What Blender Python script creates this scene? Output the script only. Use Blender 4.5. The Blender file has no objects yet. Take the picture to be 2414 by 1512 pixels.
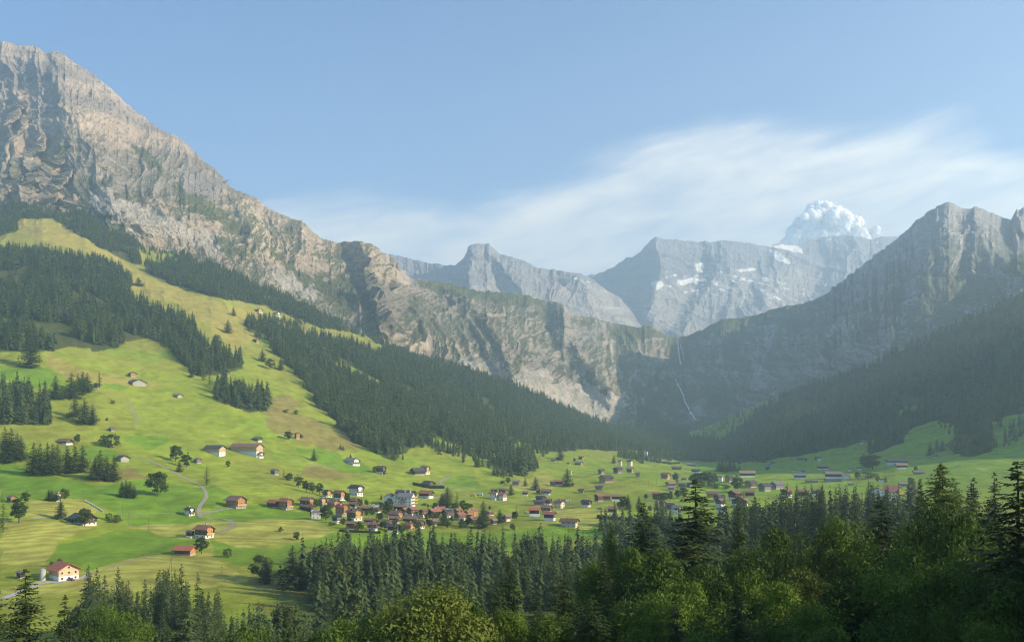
import bpy, bmesh, math, random
import numpy as np
from mathutils import Vector, Matrix
random.seed(7); RNG = np.random.default_rng(11)
PI = math.pi
SC = bpy.context.scene
COL = SC.collection
# ---------- photograph geometry: level camera at the origin looking along +Y, lens shifted up -----------------
W0 = 2414.0; FD = 2200.0; HOR = 1010.0; CX = 1207.0      # picture 2414 wide: focal length, eye level row, centre column
K = 4096.0 / 2414.0
def pt(x, y, Y): return Vector(((x - CX) / FD * Y, Y, (HOR - y) / FD * Y))
SUN_AZ = math.radians(106.0); SUN_EL = math.radians(24.0)
# ---------- noise ---------------------------------------------------------------------------------------------
_T = RNG.random(65536).astype(np.float32) * 2 - 1
def _h3(i, j, k): return _T[((i * 73856093) ^ (j * 19349663) ^ (k * 83492791)) & 65535]
def vnoise(x, y, z=None):
    xi = np.floor(x); yi = np.floor(y); fx = x - xi; fy = y - yi
    xi = xi.astype(np.int64); yi = yi.astype(np.int64)
    fx = fx * fx * fx * (fx * (fx * 6 - 15) + 10); fy = fy * fy * fy * (fy * (fy * 6 - 15) + 10)
    def layer(k):
        a = _h3(xi, yi, k); b = _h3(xi + 1, yi, k); c = _h3(xi, yi + 1, k); d = _h3(xi + 1, yi + 1, k)
        ab = a + (b - a) * fx; cd = c + (d - c) * fx
        return ab + (cd - ab) * fy
    if z is None: return layer(7)
    zi = np.floor(z); fz = z - zi; zi = zi.astype(np.int64); fz = fz * fz * (3 - 2 * fz)
    a = layer(zi); b = layer(zi + 1)
    return a + (b - a) * fz
def fbm(x, y, z=None, o=5, g=0.5, l=2.03):
    s = 0; a = 1; t = 0
    for i in range(o):
        s = s + a * vnoise(x + 17.3 * i, y + 5.1 * i, None if z is None else z + 9.7 * i); t += a
        a *= g; x = x * l; y = y * l
        if z is not None: z = z * l
    return s / t
def ridged(x, y, z=None, o=5, g=0.5, l=2.07):
    s = 0; a = 1; t = 0; w = 1
    for i in range(o):
        n = 1 - np.abs(vnoise(x + 11.3 * i, y + 3.1 * i, None if z is None else z + 6.7 * i)) * 1.6
        n = np.clip(n, 0, 1) ** 2
        s = s + a * n * w; t += a; w = np.clip(n * 1.6, 0, 1)
        a *= g; x = x * l; y = y * l
        if z is not None: z = z * l
    return s / t
def sstep(a, b, x):
    t = np.clip((x - a) / (b - a), 0, 1); return t * t * (3 - 2 * t)
def inpoly(px, py, poly):
    xs = [p[0] for p in poly]; ys = [p[1] for p in poly]
    out = np.zeros(px.shape, bool)
    m = (px >= min(xs)) & (px <= max(xs)) & (py >= min(ys)) & (py <= max(ys))
    if not m.any(): return out
    x = px[m]; y = py[m]; r = np.zeros(x.shape, bool); n = len(poly)
    for i in range(n):
        x1, y1 = poly[i]; x2, y2 = poly[(i + 1) % n]
        if y1 == y2: continue
        c = ((y1 > y) != (y2 > y)) & (x < (x2 - x1) * (y - y1) / (y2 - y1) + x1)
        r ^= c
    out[m] = r
    return out
def smooth_interp(xs, kx, ky):
    """Catmull style interpolation over unequal knots; ky is (nk,) or (nk, m)"""
    kx = np.asarray(kx, float); ky = np.asarray(ky, float)
    d = np.diff(ky, axis=0) / (np.diff(kx) if ky.ndim == 1 else np.diff(kx)[:, None])
    t = np.empty_like(ky); t[0] = d[0]; t[-1] = d[-1]
    h = np.diff(kx)
    for i in range(1, len(kx) - 1):
        t[i] = (d[i - 1] * h[i] + d[i] * h[i - 1]) / (h[i] + h[i - 1])
    xs = np.clip(xs, kx[0], kx[-1])
    i = np.clip(np.searchsorted(kx, xs) - 1, 0, len(kx) - 2)
    u = (xs - kx[i]) / h[i]; hh = h[i]
    if ky.ndim == 2: u = u[:, None]; hh = hh[:, None]
    return ((2*u**3 - 3*u**2 + 1) * ky[i] + (u**3 - 2*u**2 + u) * hh * t[i] + (-2*u**3 + 3*u**2) * ky[i+1] + (u**3 - u**2) * hh * t[i+1])
# ---------- objects -------------------------------------------------------------------------------------------
def tag(o, label=None, cat=None, group=None, kind=None):
    if label: o['label'] = label
    if cat: o['category'] = cat
    if group: o['group'] = group
    if kind: o['kind'] = kind
    return o
def grid_mesh(name, P, mat, cols=None, floats=None, smooth=False):
    """P (rows, cols, 3) -> mesh object"""
    nr, nc, _ = P.shape
    me = bpy.data.meshes.new(name)
    me.vertices.add(nr * nc); me.vertices.foreach_set('co', P.reshape(-1).astype(np.float32))
    i = np.arange(nr * nc).reshape(nr, nc)
    q = np.stack([i[:-1, :-1], i[:-1, 1:], i[1:, 1:], i[1:, :-1]], -1).reshape(-1, 4)
    nf = len(q)
    me.loops.add(nf * 4); me.loops.foreach_set('vertex_index', q.reshape(-1).astype(np.int32))
    me.polygons.add(nf); me.polygons.foreach_set('loop_start', np.arange(nf, dtype=np.int32) * 4)
    try: me.polygons.foreach_set('loop_total', np.full(nf, 4, np.int32))
    except Exception: pass
    me.polygons.foreach_set('use_smooth', np.full(nf, bool(smooth)))
    me.update(calc_edges=True)
    if cols is not None:
        a = me.attributes.new('col', 'FLOAT_COLOR', 'POINT')
        c = np.ones((nr * nc, 4), np.float32); c[:, :3] = cols.reshape(-1, 3)
        a.data.foreach_set('color', c.reshape(-1))
    for k, v in (floats or {}).items():
        a = me.attributes.new(k, 'FLOAT', 'POINT'); a.data.foreach_set('value', v.reshape(-1).astype(np.float32))
    me.materials.append(mat)
    o = bpy.data.objects.new(name, me); COL.objects.link(o)
    return o
def np_mesh(name, V, F, mats=None, mi=None, smooth=False):
    """V (n,3), F list of equal-size faces array or list of tuples"""
    me = bpy.data.meshes.new(name)
    if isinstance(F, np.ndarray):
        V = np.asarray(V, np.float32); n, s = F.shape
        me.vertices.add(len(V)); me.vertices.foreach_set('co', V.reshape(-1))
        me.loops.add(n * s); me.loops.foreach_set('vertex_index', F.reshape(-1).astype(np.int32))
        me.polygons.add(n); me.polygons.foreach_set('loop_start', np.arange(n, dtype=np.int32) * s)
        try: me.polygons.foreach_set('loop_total', np.full(n, s, np.int32))
        except Exception: pass
        me.update(calc_edges=True)
    else:
        me.from_pydata([tuple(v) for v in V], [], F)
    for m in (mats or []): me.materials.append(m)
    if mi is not None: me.polygons.foreach_set('material_index', np.asarray(mi, np.int32))
    if smooth: me.polygons.foreach_set('use_smooth', np.ones(len(me.polygons), bool))
    return me
class MB:
    """collects boxes, prisms and tubes, then links them as ONE mesh object"""
    def __init__(s): s.v = []; s.f = []
    def add(s, vs, fs):
        b = len(s.v); s.v += [tuple(v) for v in vs]; s.f += [tuple(b + i for i in f) for f in fs]
    def box(s, x0, x1, y0, y1, z0, z1):
        s.add([(x0,y0,z0),(x1,y0,z0),(x1,y1,z0),(x0,y1,z0),(x0,y0,z1),(x1,y0,z1),(x1,y1,z1),(x0,y1,z1)],
              [(0,3,2,1),(4,5,6,7),(0,1,5,4),(1,2,6,5),(2,3,7,6),(3,0,4,7)])
    def prism(s, poly, axis, a, b):
        """poly in the plane across axis, extruded from a to b"""
        n = len(poly)
        def P(p, t): return {'x': (t, p[0], p[1]), 'y': (p[0], t, p[1]), 'z': (p[0], p[1], t)}[axis]
        s.add([P(p, a) for p in poly] + [P(p, b) for p in poly],
              [tuple(range(n - 1, -1, -1)), tuple(range(n, 2 * n))] + [(i, (i + 1) % n, n + (i + 1) % n, n + i) for i in range(n)])
    def tube(s, p0, p1, r0, r1, n=6):
        p0 = Vector(p0); p1 = Vector(p1); d = (p1 - p0).normalized()
        a = d.orthogonal().normalized(); b = d.cross(a)
        vs = [p0 + (a * math.cos(2*PI*i/n) + b * math.sin(2*PI*i/n)) * r0 for i in range(n)] + \
             [p1 + (a * math.cos(2*PI*i/n) + b * math.sin(2*PI*i/n)) * r1 for i in range(n)]
        s.add(vs, [(i, (i+1) % n, n + (i+1) % n, n + i) for i in range(n)] + [tuple(range(n-1, -1, -1)), tuple(range(n, 2*n))])
    def mesh(s, name, mat):
        me = bpy.data.meshes.new(name); me.from_pydata(s.v, [], s.f); me.materials.append(mat); return me
    def build(s, name, mat, parent=None):
        o = bpy.data.objects.new(name, s.mesh(name, mat)); COL.objects.link(o)
        if parent: o.parent = parent
        return o
def empty(name, loc=(0, 0, 0), rz=0.0):
    o = bpy.data.objects.new(name, None); COL.objects.link(o); o.location = loc; o.rotation_euler = (0, 0, rz); o.empty_display_size = 1
    return o
# ---------- materials -----------------------------------------------------------------------------------------
def newmat(name, rough=0.9, spec=0.2):
    m = bpy.data.materials.new(name); m.use_nodes = True
    nt = m.node_tree; b = nt.nodes['Principled BSDF']
    b.inputs['Roughness'].default_value = rough
    b.inputs['Specular IOR Level'].default_value = spec
    return m, nt, b
def N(nt, t, **kw):
    n = nt.nodes.new(t)
    for k, v in kw.items():
        if k in n.inputs: n.inputs[k].default_value = v
        else: setattr(n, k, v)
    return n
def simple_mat(name, col, var=0.25, scale=1.5, rough=0.85, spec=0.2, objvar=0.0, bump=0.0, stretch=(1, 1, 1), bands=None):
    m, nt, b = newmat(name, rough, spec)
    tc = N(nt, 'ShaderNodeTexCoord'); mp = N(nt, 'ShaderNodeMapping'); mp.inputs['Scale'].default_value = stretch
    nt.links.new(tc.outputs['Object'], mp.inputs['Vector'])
    no = N(nt, 'ShaderNodeTexNoise', Scale=scale, Detail=4.0, Roughness=0.65)
    nt.links.new(mp.outputs['Vector'], no.inputs['Vector'])
    mr = N(nt, 'ShaderNodeMapRange'); mr.inputs['From Min'].default_value = 0.3; mr.inputs['From Max'].default_value = 0.7
    mr.inputs['To Min'].default_value = 1 - var; mr.inputs['To Max'].default_value = 1 + var
    nt.links.new(no.outputs['Fac'], mr.inputs['Value'])
    val = mr.outputs['Result']
    if bands:
        wv = N(nt, 'ShaderNodeTexWave', Scale=bands[0], Distortion=0.6); wv.bands_direction = bands[1]
        nt.links.new(tc.outputs['Object'], wv.inputs['Vector'])
        mb = N(nt, 'ShaderNodeMapRange'); mb.inputs['To Min'].default_value = 1 - bands[2]; mb.inputs['To Max'].default_value = 1 + bands[2] * 0.4
        nt.links.new(wv.outputs['Fac'], mb.inputs['Value'])
        mm = N(nt, 'ShaderNodeMath', operation='MULTIPLY'); nt.links.new(val, mm.inputs[0]); nt.links.new(mb.outputs['Result'], mm.inputs[1]); val = mm.outputs[0]
    if objvar:
        oi = N(nt, 'ShaderNodeObjectInfo'); mo = N(nt, 'ShaderNodeMapRange')
        mo.inputs['To Min'].default_value = 1 - objvar; mo.inputs['To Max'].default_value = 1 + objvar
        nt.links.new(oi.outputs['Random'], mo.inputs['Value'])
        mm = N(nt, 'ShaderNodeMath', operation='MULTIPLY'); nt.links.new(val, mm.inputs[0]); nt.links.new(mo.outputs['Result'], mm.inputs[1]); val = mm.outputs[0]
    sc = N(nt, 'ShaderNodeVectorMath', operation='SCALE'); sc.inputs[0].default_value = col
    nt.links.new(val, sc.inputs['Scale']); nt.links.new(sc.outputs['Vector'], b.inputs['Base Color'])
    if bump:
        bp = N(nt, 'ShaderNodeBump', Strength=bump, Distance=0.1); nt.links.new(no.outputs['Fac'], bp.inputs['Height']); nt.links.new(bp.outputs['Normal'], b.inputs['Normal'])
    return m
def foliage_mat(name, dark, light, hue=0.25, transl=0.25, nscale=0.35):
    """leaf colour varies from tree to tree (per object) and from clump to clump (position)"""
    m, nt, b = newmat(name, 0.75, 0.25)
    oi = N(nt, 'ShaderNodeObjectInfo'); geo = N(nt, 'ShaderNodeNewGeometry')
    no = N(nt, 'ShaderNodeTexNoise', Scale=nscale, Detail=5.0, Roughness=0.7); nt.links.new(geo.outputs['Position'], no.inputs['Vector'])
    a = N(nt, 'ShaderNodeMath', operation='MULTIPLY_ADD'); a.inputs[1].default_value = 0.5; nt.links.new(oi.outputs['Random'], a.inputs[0])
    mr = N(nt, 'ShaderNodeMapRange'); mr.inputs['From Min'].default_value = 0.3; mr.inputs['From Max'].default_value = 0.7; mr.inputs['To Min'].default_value = -0.05; mr.inputs['To Max'].default_value = 0.55
    nt.links.new(no.outputs['Fac'], mr.inputs['Value']); nt.links.new(mr.outputs['Result'], a.inputs[2])
    colr = mixcol(nt, a.outputs[0], (*dark, 1), (*light, 1))
    nt.links.new(colr, b.inputs['Base Color'])
    if transl:
        tr = N(nt, 'ShaderNodeBsdfTranslucent'); ms = N(nt, 'ShaderNodeMixShader'); ms.inputs[0].default_value = transl
        nt.links.new(colr, tr.inputs['Color'])
        nt.links.new(b.outputs[0], ms.inputs[1]); nt.links.new(tr.outputs[0], ms.inputs[2])
        nt.links.new(ms.outputs[0], nt.nodes['Material Output'].inputs['Surface'])
    return m
def mixcol(nt, fac, a, b):
    mx = N(nt, 'ShaderNodeMix', data_type='RGBA')
    ins = {s.name + s.type: s for s in mx.inputs}
    fs = [s for s in mx.inputs if s.name == 'Factor' and s.type == 'VALUE'][0]; ca = [s for s in mx.inputs if s.name == 'A' and s.type == 'RGBA'][0]; cb = [s for s in mx.inputs if s.name == 'B' and s.type == 'RGBA'][0]
    for s, v in ((fs, fac), (ca, a), (cb, b)):
        if hasattr(v, 'links'): nt.links.new(v, s)
        else: s.default_value = v
    return [s for s in mx.outputs if s.type == 'RGBA'][0]
# =============================== TERRAIN ======================================================================
# valley: for a few columns of the view, (row, distance) pairs from near to far
NEAR = [(6, -6.5), (30, -16), (60, -24), (100, -30), (150, -36), (220, -47), (300, -60)]      # (distance, height)
NEARL = [(6, -6.5), (30, -16), (60, -27), (100, -39), (150, -52), (220, -66), (300, -78)]
KN = {
 -900: (NEARL, [(1400,430),(1300,520),(1200,620),(1100,780),(1000,930),(900,1090),(800,1280),(700,1520),(600,1830),(500,2250),(440,2600)]),
 0:    (NEARL, [(1512,352),(1400,430),(1350,475),(1200,630),(1100,790),(1000,950),(900,1130),(800,1340),(700,1600),(600,1950),(520,2350),(470,2650)]),
 300:  (NEARL, [(1505,358),(1400,435),(1300,545),(1200,690),(1100,860),(1000,1050),(900,1270),(800,1520),(700,1830),(620,2200),(545,2600)]),
 600:  (NEARL, [(1500,362),(1400,440),(1300,560),(1200,740),(1100,950),(1000,1180),(900,1430),(800,1750),(700,2200),(640,2600)]),
 900:  (NEARL, [(1480,380),(1350,510),(1250,670),(1200,800),(1150,950),(1100,1130),(1000,1450),(900,1900),(800,2650)]),
 1200: (NEAR,  [(1410,450),(1350,520),(1280,640),(1200,860),(1150,1060),(1100,1320),(1050,1650),(1000,2050),(950,2450),(895,2850)]),
 1450: (NEAR,  [(1390,450),(1340,520),(1275,650),(1200,850),(1150,1100),(1120,1370),(1090,1760),(1060,2300),(1030,2900),(1012,3250)]),
 1700: (NEAR,  [(1330,450),(1290,560),(1250,660),(1200,840),(1160,1050),(1130,1350),(1105,1750),(1085,2200),(1050,2600),(1010,3000),(985,3300)]),
 1850: (NEAR,  [(1305,450),(1270,560),(1235,660),(1190,840),(1150,1080),(1120,1380),(1097,1650),(1080,1850),(1000,2250),(952,2700),(925,2900)]),
 2100: (NEAR,  [(1300,450),(1260,560),(1220,660),(1180,830),(1145,1050),(1112,1270),(1080,1500),(1000,1850),(900,2250),(835,2500)]),
 2414: (NEAR,  [(1290,450),(1250,540),(1200,650),(1155,850),(1115,1050),(1065,1250),(1000,1450),(900,1750),(800,2050),(695,2420)]),
 3000: (NEAR,  [(1280,450),(1230,540),(1190,650),(1140,850),(1080,1050),(1000,1250),(900,1450),(760,1750),(620,2050),(540,2300)]),
 4600: ([(6,-6.5),(30,-8),(60,-4),(100,0),(150,0),(220,-12),(300,-42)],  [(1280,450),(1230,540),(1190,650),(1140,850),(1080,1050),(1000,1250),(900,1450),(760,1750),(620,2050),(540,2300)]),  # near ground raised here, out of view, to shade the foreground crowns
}
TOPX = [-900,0,100,200,330,500,700,800,950,1100,1200,1300,1400,1450,1520,1600,1640,1720,1790,1850,1950,2080,2110,2200,2300,2414,3000,4600]
TOPY = [440,490,485,505,575,620,715,765,832,872,905,950,992,1010,1016,1022,1014,984,950,925,898,852,825,793,742,695,540,540]
TOPD = {-900:2600,0:2650,300:2600,600:2600,900:2650,1200:2850,1450:3250,1700:3300,1850:2900,2100:2500,2414:2420,3000:2300,4600:2300}
NS = 560
tt = np.linspace(0, 1, NS); tt = np.where(tt < 0.12, tt / 0.12 * 0.70, 0.70 + (tt - 0.12) / 0.88 * 0.30)   # few rows near, many far
kx = sorted(KN); Ytop_k = np.array([TOPD[k] for k in kx], float)
prof = []
for k, yt in zip(kx, Ytop_k):
    near, far = KN[k]
    D = [d for d, z in near] + [d for y, d in far]; Z = [z for d, z in near] + [(HOR - y) / FD * d for y, d in far]
    Yk = 6 * (yt / 6) ** tt
    z = smooth_interp(np.log(Yk), np.log(D), Z)
    prof.append(z)
prof = np.array(prof)
colx = np.concatenate([np.arange(-900, -30, 22), np.arange(-30, 2450, 2.0), np.arange(2460, 4600, 30)]).astype(float)
ytop = smooth_interp(colx, kx, Ytop_k)
Zg = smooth_interp(colx, kx, prof)                      # (cols, rows)
Yg = 6 * (ytop[:, None] / 6) ** tt[None, :]
ztop_want = (HOR - np.interp(colx, TOPX, TOPY)) / FD * ytop
Zg += (ztop_want - Zg[:, -1])[:, None] * tt[None, :] ** 18
# hidden far side
back = np.array([60, 200, 500, 900.]); drop = np.array([8, 60, 220, 380.])
Yg = np.concatenate([Yg, ytop[:, None] + back[None, :]], 1); Zg = np.concatenate([Zg, Zg[:, -1:] - drop[None, :]], 1)
Yg = Yg.T; Zg = Zg.T; Xg = (colx[None, :] - CX) / FD * Yg
far = sstep(380, 700, Yg)
Zg = Zg + far * (fbm(Xg / 260, Yg / 260, o=3) * 0.011 * Yg + fbm(Xg / 60, Yg / 60 + 9, o=4) * 0.0036 * Yg) * sstep(1.0, 0.8, (tt[-1] if False else np.concatenate([tt, np.ones(4)]))[:, None])
hill = sstep(40, 300, Zg)
Zg += hill * (ridged(Xg / 130 + Yg / 300, Yg / 420, o=4) - .4) * 13
u = (Zg - 0) * 0
IX = CX + FD * Xg / Yg; IY = HOR - FD * Zg / Yg         # where each vertex appears
wx = IX + fbm(Xg / 20, Yg / 40, o=4) * 13 * np.clip(1500 / Yg, .5, 1.2); wy = IY + fbm(Xg / 20 + 40, Yg / 40, o=4) * 8 * np.clip(1500 / Yg, .5, 1.0)
C_M = np.array([.275, .335, .035]); C_G = np.array([.155, .285, .022]); C_Y = np.array([.40, .385, .080]); C_B = np.array([.28, .215, .07]); C_O = np.array([.285, .275, .05])
C_F = np.array([.045, .055, .02])
col = np.broadcast_to(C_M, Zg.shape + (3,)).copy()
def paint(mask, c, a=1.0):
    m = np.asarray(mask, float) * a
    col[:] = col * (1 - m[..., None]) + np.asarray(c) * m[..., None]
nl = fbm(Xg / 120, Yg / 120, o=4)
paint(sstep(0.0, 0.5, nl), C_G * 1.25, .35); paint(sstep(0.0, 0.5, -nl), C_O, .5)
paint(sstep(30, 220, Zg) , C_O, .9)
paint(sstep(0.1, .5, fbm(Xg / 50 + 7, Yg / 90, o=4)) * sstep(40, 160, Zg), C_G * 1.3, .5)
paint(sstep(1400, 1700, IX) * sstep(800, 1000, Yg), C_G * 1.15, .45)
paint(sstep(2000, 2500, IX) * sstep(1100, 1050, IY), C_G, .4)
LUSH = [[(107,1324),(143,1279),(228,1265),(271,1254),(343,1252),(378,1265),(418,1269),(468,1270),(475,1293),(428,1293),(385,1304),(321,1315),(250,1337),(200,1347),(143,1329)],
 [(0,1126),(107,1129),(214,1140),(271,1140),(321,1133),(389,1133),(475,1151),(500,1144),(550,1165),(528,1186),(471,1204),(468,1215),(500,1222),(446,1235),(321,1244),(296,1219),(200,1179),(0,1179)],
 [(486,1272),(528,1283),(557,1295),(600,1296),(660,1290),(720,1272),(790,1250),(1000,1255),(1180,1250),(1450,1225),(1450,1260),(1300,1290),(1180,1300),(960,1310),(830,1300),(720,1290),(700,1330),(640,1345),(560,1330),(500,1300)],
 [(500,1195),(560,1190),(640,1195),(740,1210),(780,1225),(700,1222),(600,1225),(560,1232),(520,1225),(490,1215)],
 [(699,1057),(767,1054),(811,1074),(867,1096),(880,1118),(842,1115),(786,1106),(749,1090)],
 [(1045,1137),(1060,1121),(1120,1124),(1135,1140),(1120,1149),(1060,1146)],
 [(780,853),(830,866),(885,895),(880,906),(835,890)],
 [(0,858),(53,867),(122,870),(137,887),(156,905),(87,917),(0,889)],
 [(246,900),(300,898),(296,917),(250,917)], [(286,1024),(386,1026),(400,1040),(357,1058),(303,1044)],
 [(407,1315),(489,1317),(478,1329),(421,1333)], [(190,1050),(240,1048),(300,1075),(250,1085),(200,1080)],
 [(0,1085),(120,1120),(330,1160),(420,1160),(330,1190),(200,1170),(0,1150)]]
MOWN = [[(296,1244),(325,1240),(446,1236),(510,1225),(600,1228),(660,1222),(740,1225),(790,1250),(720,1270),(690,1278),(600,1292),(560,1293),(530,1284),(480,1262),(418,1268),(378,1262),(343,1250)],
 [(70,1180),(200,1180),(235,1200),(215,1215),(150,1222),(60,1215)], [(0,1225),(180,1225),(240,1235),(180,1260),(140,1275),(100,1330),(0,1330)],
 [(200,1350),(300,1320),(410,1300),(500,1305),(560,1345),(590,1372),(500,1385),(300,1400),(100,1400),(0,1400),(0,1385)],
 [(1235,1130),(1290,1115),(1330,1150),(1250,1160),(1180,1150)], [(1300,1200),(1440,1195),(1480,1225),(1380,1250),(1310,1240)]]
SOFT = [[(455,1080),(560,1095),(620,1130),(700,1160),(760,1165),(740,1190),(640,1180),(550,1165),(500,1140),(520,1120)],
 [(300,920),(470,925),(560,1000),(620,1040),(560,1050),(430,1030),(320,1010)], [(840,1120),(900,1110),(1000,1140),(1040,1180),(900,1165),(800,1160)], [(900,1070),(1180,1110),(1250,1130),(1100,1115)]]
BROWN = [[(275,1105),(305,1098),(350,1124),(345,1133),(280,1130)], [(615,985),(690,968),(800,1010),(870,1062),(780,1060),(700,1040),(640,1010)],
 [(740,1282),(960,1310),(950,1330),(830,1318),(720,1310)], [(720,1090),(790,1105),(840,1118),(790,1132),(700,1120)], [(560,940),(680,930),(720,960),(640,985)]]
GOLD = [[(35,545),(45,518),(120,518),(200,562),(330,640),(470,700),(620,740),(600,800),(560,830),(480,760),(420,715),(300,690),(310,640),(240,600),(120,575)],
 [(100,830),(180,865),(340,900),(420,905),(300,910),(160,890),(110,860)]]
mown = np.full(Zg.shape, .28) + .3 * sstep(60, 200, Zg)
for p in LUSH: m = inpoly(wx, wy, p); paint(m, C_G, .8); mown[m] = .2
for p in SOFT: m = inpoly(wx, wy, p); paint(m, C_M * 1.1, .7); mown[m] = .6
for p in MOWN: m = inpoly(wx, wy, p); paint(m, C_Y, .85); mown[m] = 1.0
for p in BROWN: m = inpoly(wx, wy, p); paint(m, C_B, .75); mown[m] = .2
for p in GOLD: m = inpoly(wx, wy, p); paint(m, np.array([.38, .32, .075]), .85); mown[m] = .35
# forest areas: outlines of the ground the trees stand on
FORESTS = {
 'left_wood': [(-40,590),(60,592),(110,600),(150,605),(250,625),(300,655),(312,672),(290,705),(300,715),(350,728),(420,748),(460,775),(468,800),(490,822),(530,836),(572,852),(575,872),(530,880),(490,887),(455,887),(425,855),(395,818),(350,800),(310,806),(270,820),(220,825),(160,818),(110,825),(60,830),(-40,835)],
 'upper_wood': [(-40,470),(200,490),(330,575),(500,625),(700,720),(800,770),(950,836),(1100,876),(1200,908),(1300,953),(1400,995),(1450,1012),(1600,1022),(1628,1024),(1610,1050),(1500,1060),(1440,1062),(1380,1058),(1300,1066),(1240,1040),(1195,1020),(1190,1045),(1262,1088),(1262,1110),(1232,1124),(1190,1112),(1150,1088),(1090,1068),(1050,1066),(1000,1040),(960,1062),(925,1082),(880,1068),(830,1042),(790,1000),(755,965),(715,905),(690,870),(650,840),(635,810),(575,775),(590,755),(700,790),(760,800),(905,830),(900,812),(830,785),(750,770),(640,745),(570,712),(505,705),(420,678),(345,640),(338,615),(420,618),(430,595),(330,572),(330,625),(300,618),(200,562),(120,516),(45,516),(38,548),(-40,560)],
 'right_wood': [(1570,1030),(1640,1040),(1700,1046),(1745,1020),(1770,985),(1800,965),(1850,935),(1950,905),(2080,860),(2110,833),(2200,800),(2300,750),(2440,695),(2440,955),(2380,985),(2345,1030),(2330,1060),(2290,1078),(2240,1065),(2235,1050),(2262,1000),(2210,990),(2150,1010),(2110,1050),(2060,1070),(2040,1062),(2100,1020),(2140,1000),(2113,1018),(2015,1045),(1980,1056),(1932,1066),(1870,1075),(1800,1086),(1740,1088),(1640,1088),(1560,1082),(1500,1068),(1520,1050)],
 'left_edge_wood': [(-40,925),(60,930),(100,948),(120,975),(120,997),(60,1002),(-40,1003)],
 'clearing_wood': [(500,905),(540,905),(560,928),(605,932),(637,950),(634,970),(590,970),(545,958),(505,935)],
}
CLEAR = [[(775,850),(830,862),(890,895),(880,910),(830,893)], [(580,712),(640,728),(725,762),(720,780),(640,762),(600,748)], [(330,560),(432,592),(420,618),(335,600)], [(1000,1035),(1060,1062),(1100,1066),(1090,1050),(1030,1030)],
         [(1640,1030),(1700,1000),(1760,978),(1785,985),(1740,1025),(1680,1040)], [(1880,965),(1950,955),(1990,962),(1900,975)], [(2330,1000),(2440,960),(2440,1030),(2350,1050)], [(2080,985),(2120,965),(2180,950),(2130,985)]]
fm = np.zeros(Zg.shape, bool)
for p in FORESTS.values(): fm |= inpoly(wx, wy, p)
for p in CLEAR: fm &= ~inpoly(wx, wy, p)
paint(fm, C_F, .85); mown[fm] = 0
nearw = sstep(640, 480, Yg) * sstep(560, 760, IX + 0 * Yg) + sstep(380, 350, Yg); nearw = np.clip(nearw, 0, 1)
paint(nearw, C_F * 1.3, .8); mown *= (1 - nearw)
bank = inpoly(wx, wy, [(600,1325),(660,1338),(720,1352),(730,1400),(690,1440),(600,1450),(560,1420),(585,1370)]); paint(bank & (fbm(Xg / 12, Yg / 18, o=4) > -.15), C_B * .85, .45)
col *= (.92 + .30 * fbm(Xg / 9, Yg / 16, o=4) + .14 * fbm(Xg / 40, Yg / 60, o=3))[..., None]
# meadow material
mg, nt, b = newmat('meadow', 0.95, 0.1)
at = N(nt, 'ShaderNodeAttribute'); at.attribute_name = 'col'
am = N(nt, 'ShaderNodeAttribute'); am.attribute_name = 'mown'
geo = N(nt, 'ShaderNodeNewGeometry'); sep = N(nt, 'ShaderNodeSeparateXYZ'); nt.links.new(geo.outputs['Position'], sep.inputs[0])
nw = N(nt, 'ShaderNodeTexNoise', Scale=0.012, Detail=3.0); nt.links.new(geo.outputs['Position'], nw.inputs['Vector'])
h = N(nt, 'ShaderNodeMath', operation='MULTIPLY_ADD'); h.inputs[1].default_value = 14.0; nt.links.new(nw.outputs['Fac'], h.inputs[0]); nt.links.new(sep.outputs['Z'], h.inputs[2])
h2 = N(nt, 'ShaderNodeMath', operation='MULTIPLY_ADD'); h2.inputs[1].default_value = 0.06; nt.links.new(sep.outputs['Y'], h2.inputs[0]); nt.links.new(h.outputs[0], h2.inputs[2])
si = N(nt, 'ShaderNodeMath', operation='MULTIPLY'); si.inputs[1].default_value = 3.4; nt.links.new(h2.outputs[0], si.inputs[0])
sn = N(nt, 'ShaderNodeMath', operation='SINE'); nt.links.new(si.outputs[0], sn.inputs[0])
nf = N(nt, 'ShaderNodeTexNoise', Scale=0.16, Detail=8.0, Roughness=0.8); nt.links.new(geo.outputs['Position'], nf.inputs['Vector'])
nm = N(nt, 'ShaderNodeMath', operation='MULTIPLY'); nt.links.new(sn.outputs[0], nm.inputs[0]); nt.links.new(nf.outputs['Fac'], nm.inputs[1])
ma = N(nt, 'ShaderNodeMath', operation='MULTIPLY'); nt.links.new(nm.outputs[0], ma.inputs[0]); nt.links.new(am.outputs['Fac'], ma.inputs[1])
mz = N(nt, 'ShaderNodeMath', operation='MULTIPLY_ADD'); mz.inputs[1].default_value = 0.30; mz.inputs[2].default_value = 0.52; nt.links.new(ma.outputs[0], mz.inputs[0])
mf = N(nt, 'ShaderNodeMath', operation='MULTIPLY_ADD'); mf.inputs[1].default_value = 0.95; nt.links.new(nf.outputs['Fac'], mf.inputs[0]); nt.links.new(mz.outputs[0], mf.inputs[2])
sc = N(nt, 'ShaderNodeVectorMath', operation='SCALE'); nt.links.new(at.outputs['Color'], sc.inputs[0]); nt.links.new(mf.outputs[0], sc.inputs['Scale'])
nt.links.new(sc.outputs['Vector'], b.inputs['Base Color'])
bp = N(nt, 'ShaderNodeBump', Strength=0.5, Distance=1.2); nt.links.new(nf.outputs['Fac'], bp.inputs['Height']); nt.links.new(bp.outputs['Normal'], b.inputs['Normal'])
P = np.stack([Xg, Yg, Zg], -1)
GROUND = tag(grid_mesh('ground', P, mg, col, {'mown': mown}, smooth=True), kind='structure')
bpy.context.view_layer.update()
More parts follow.
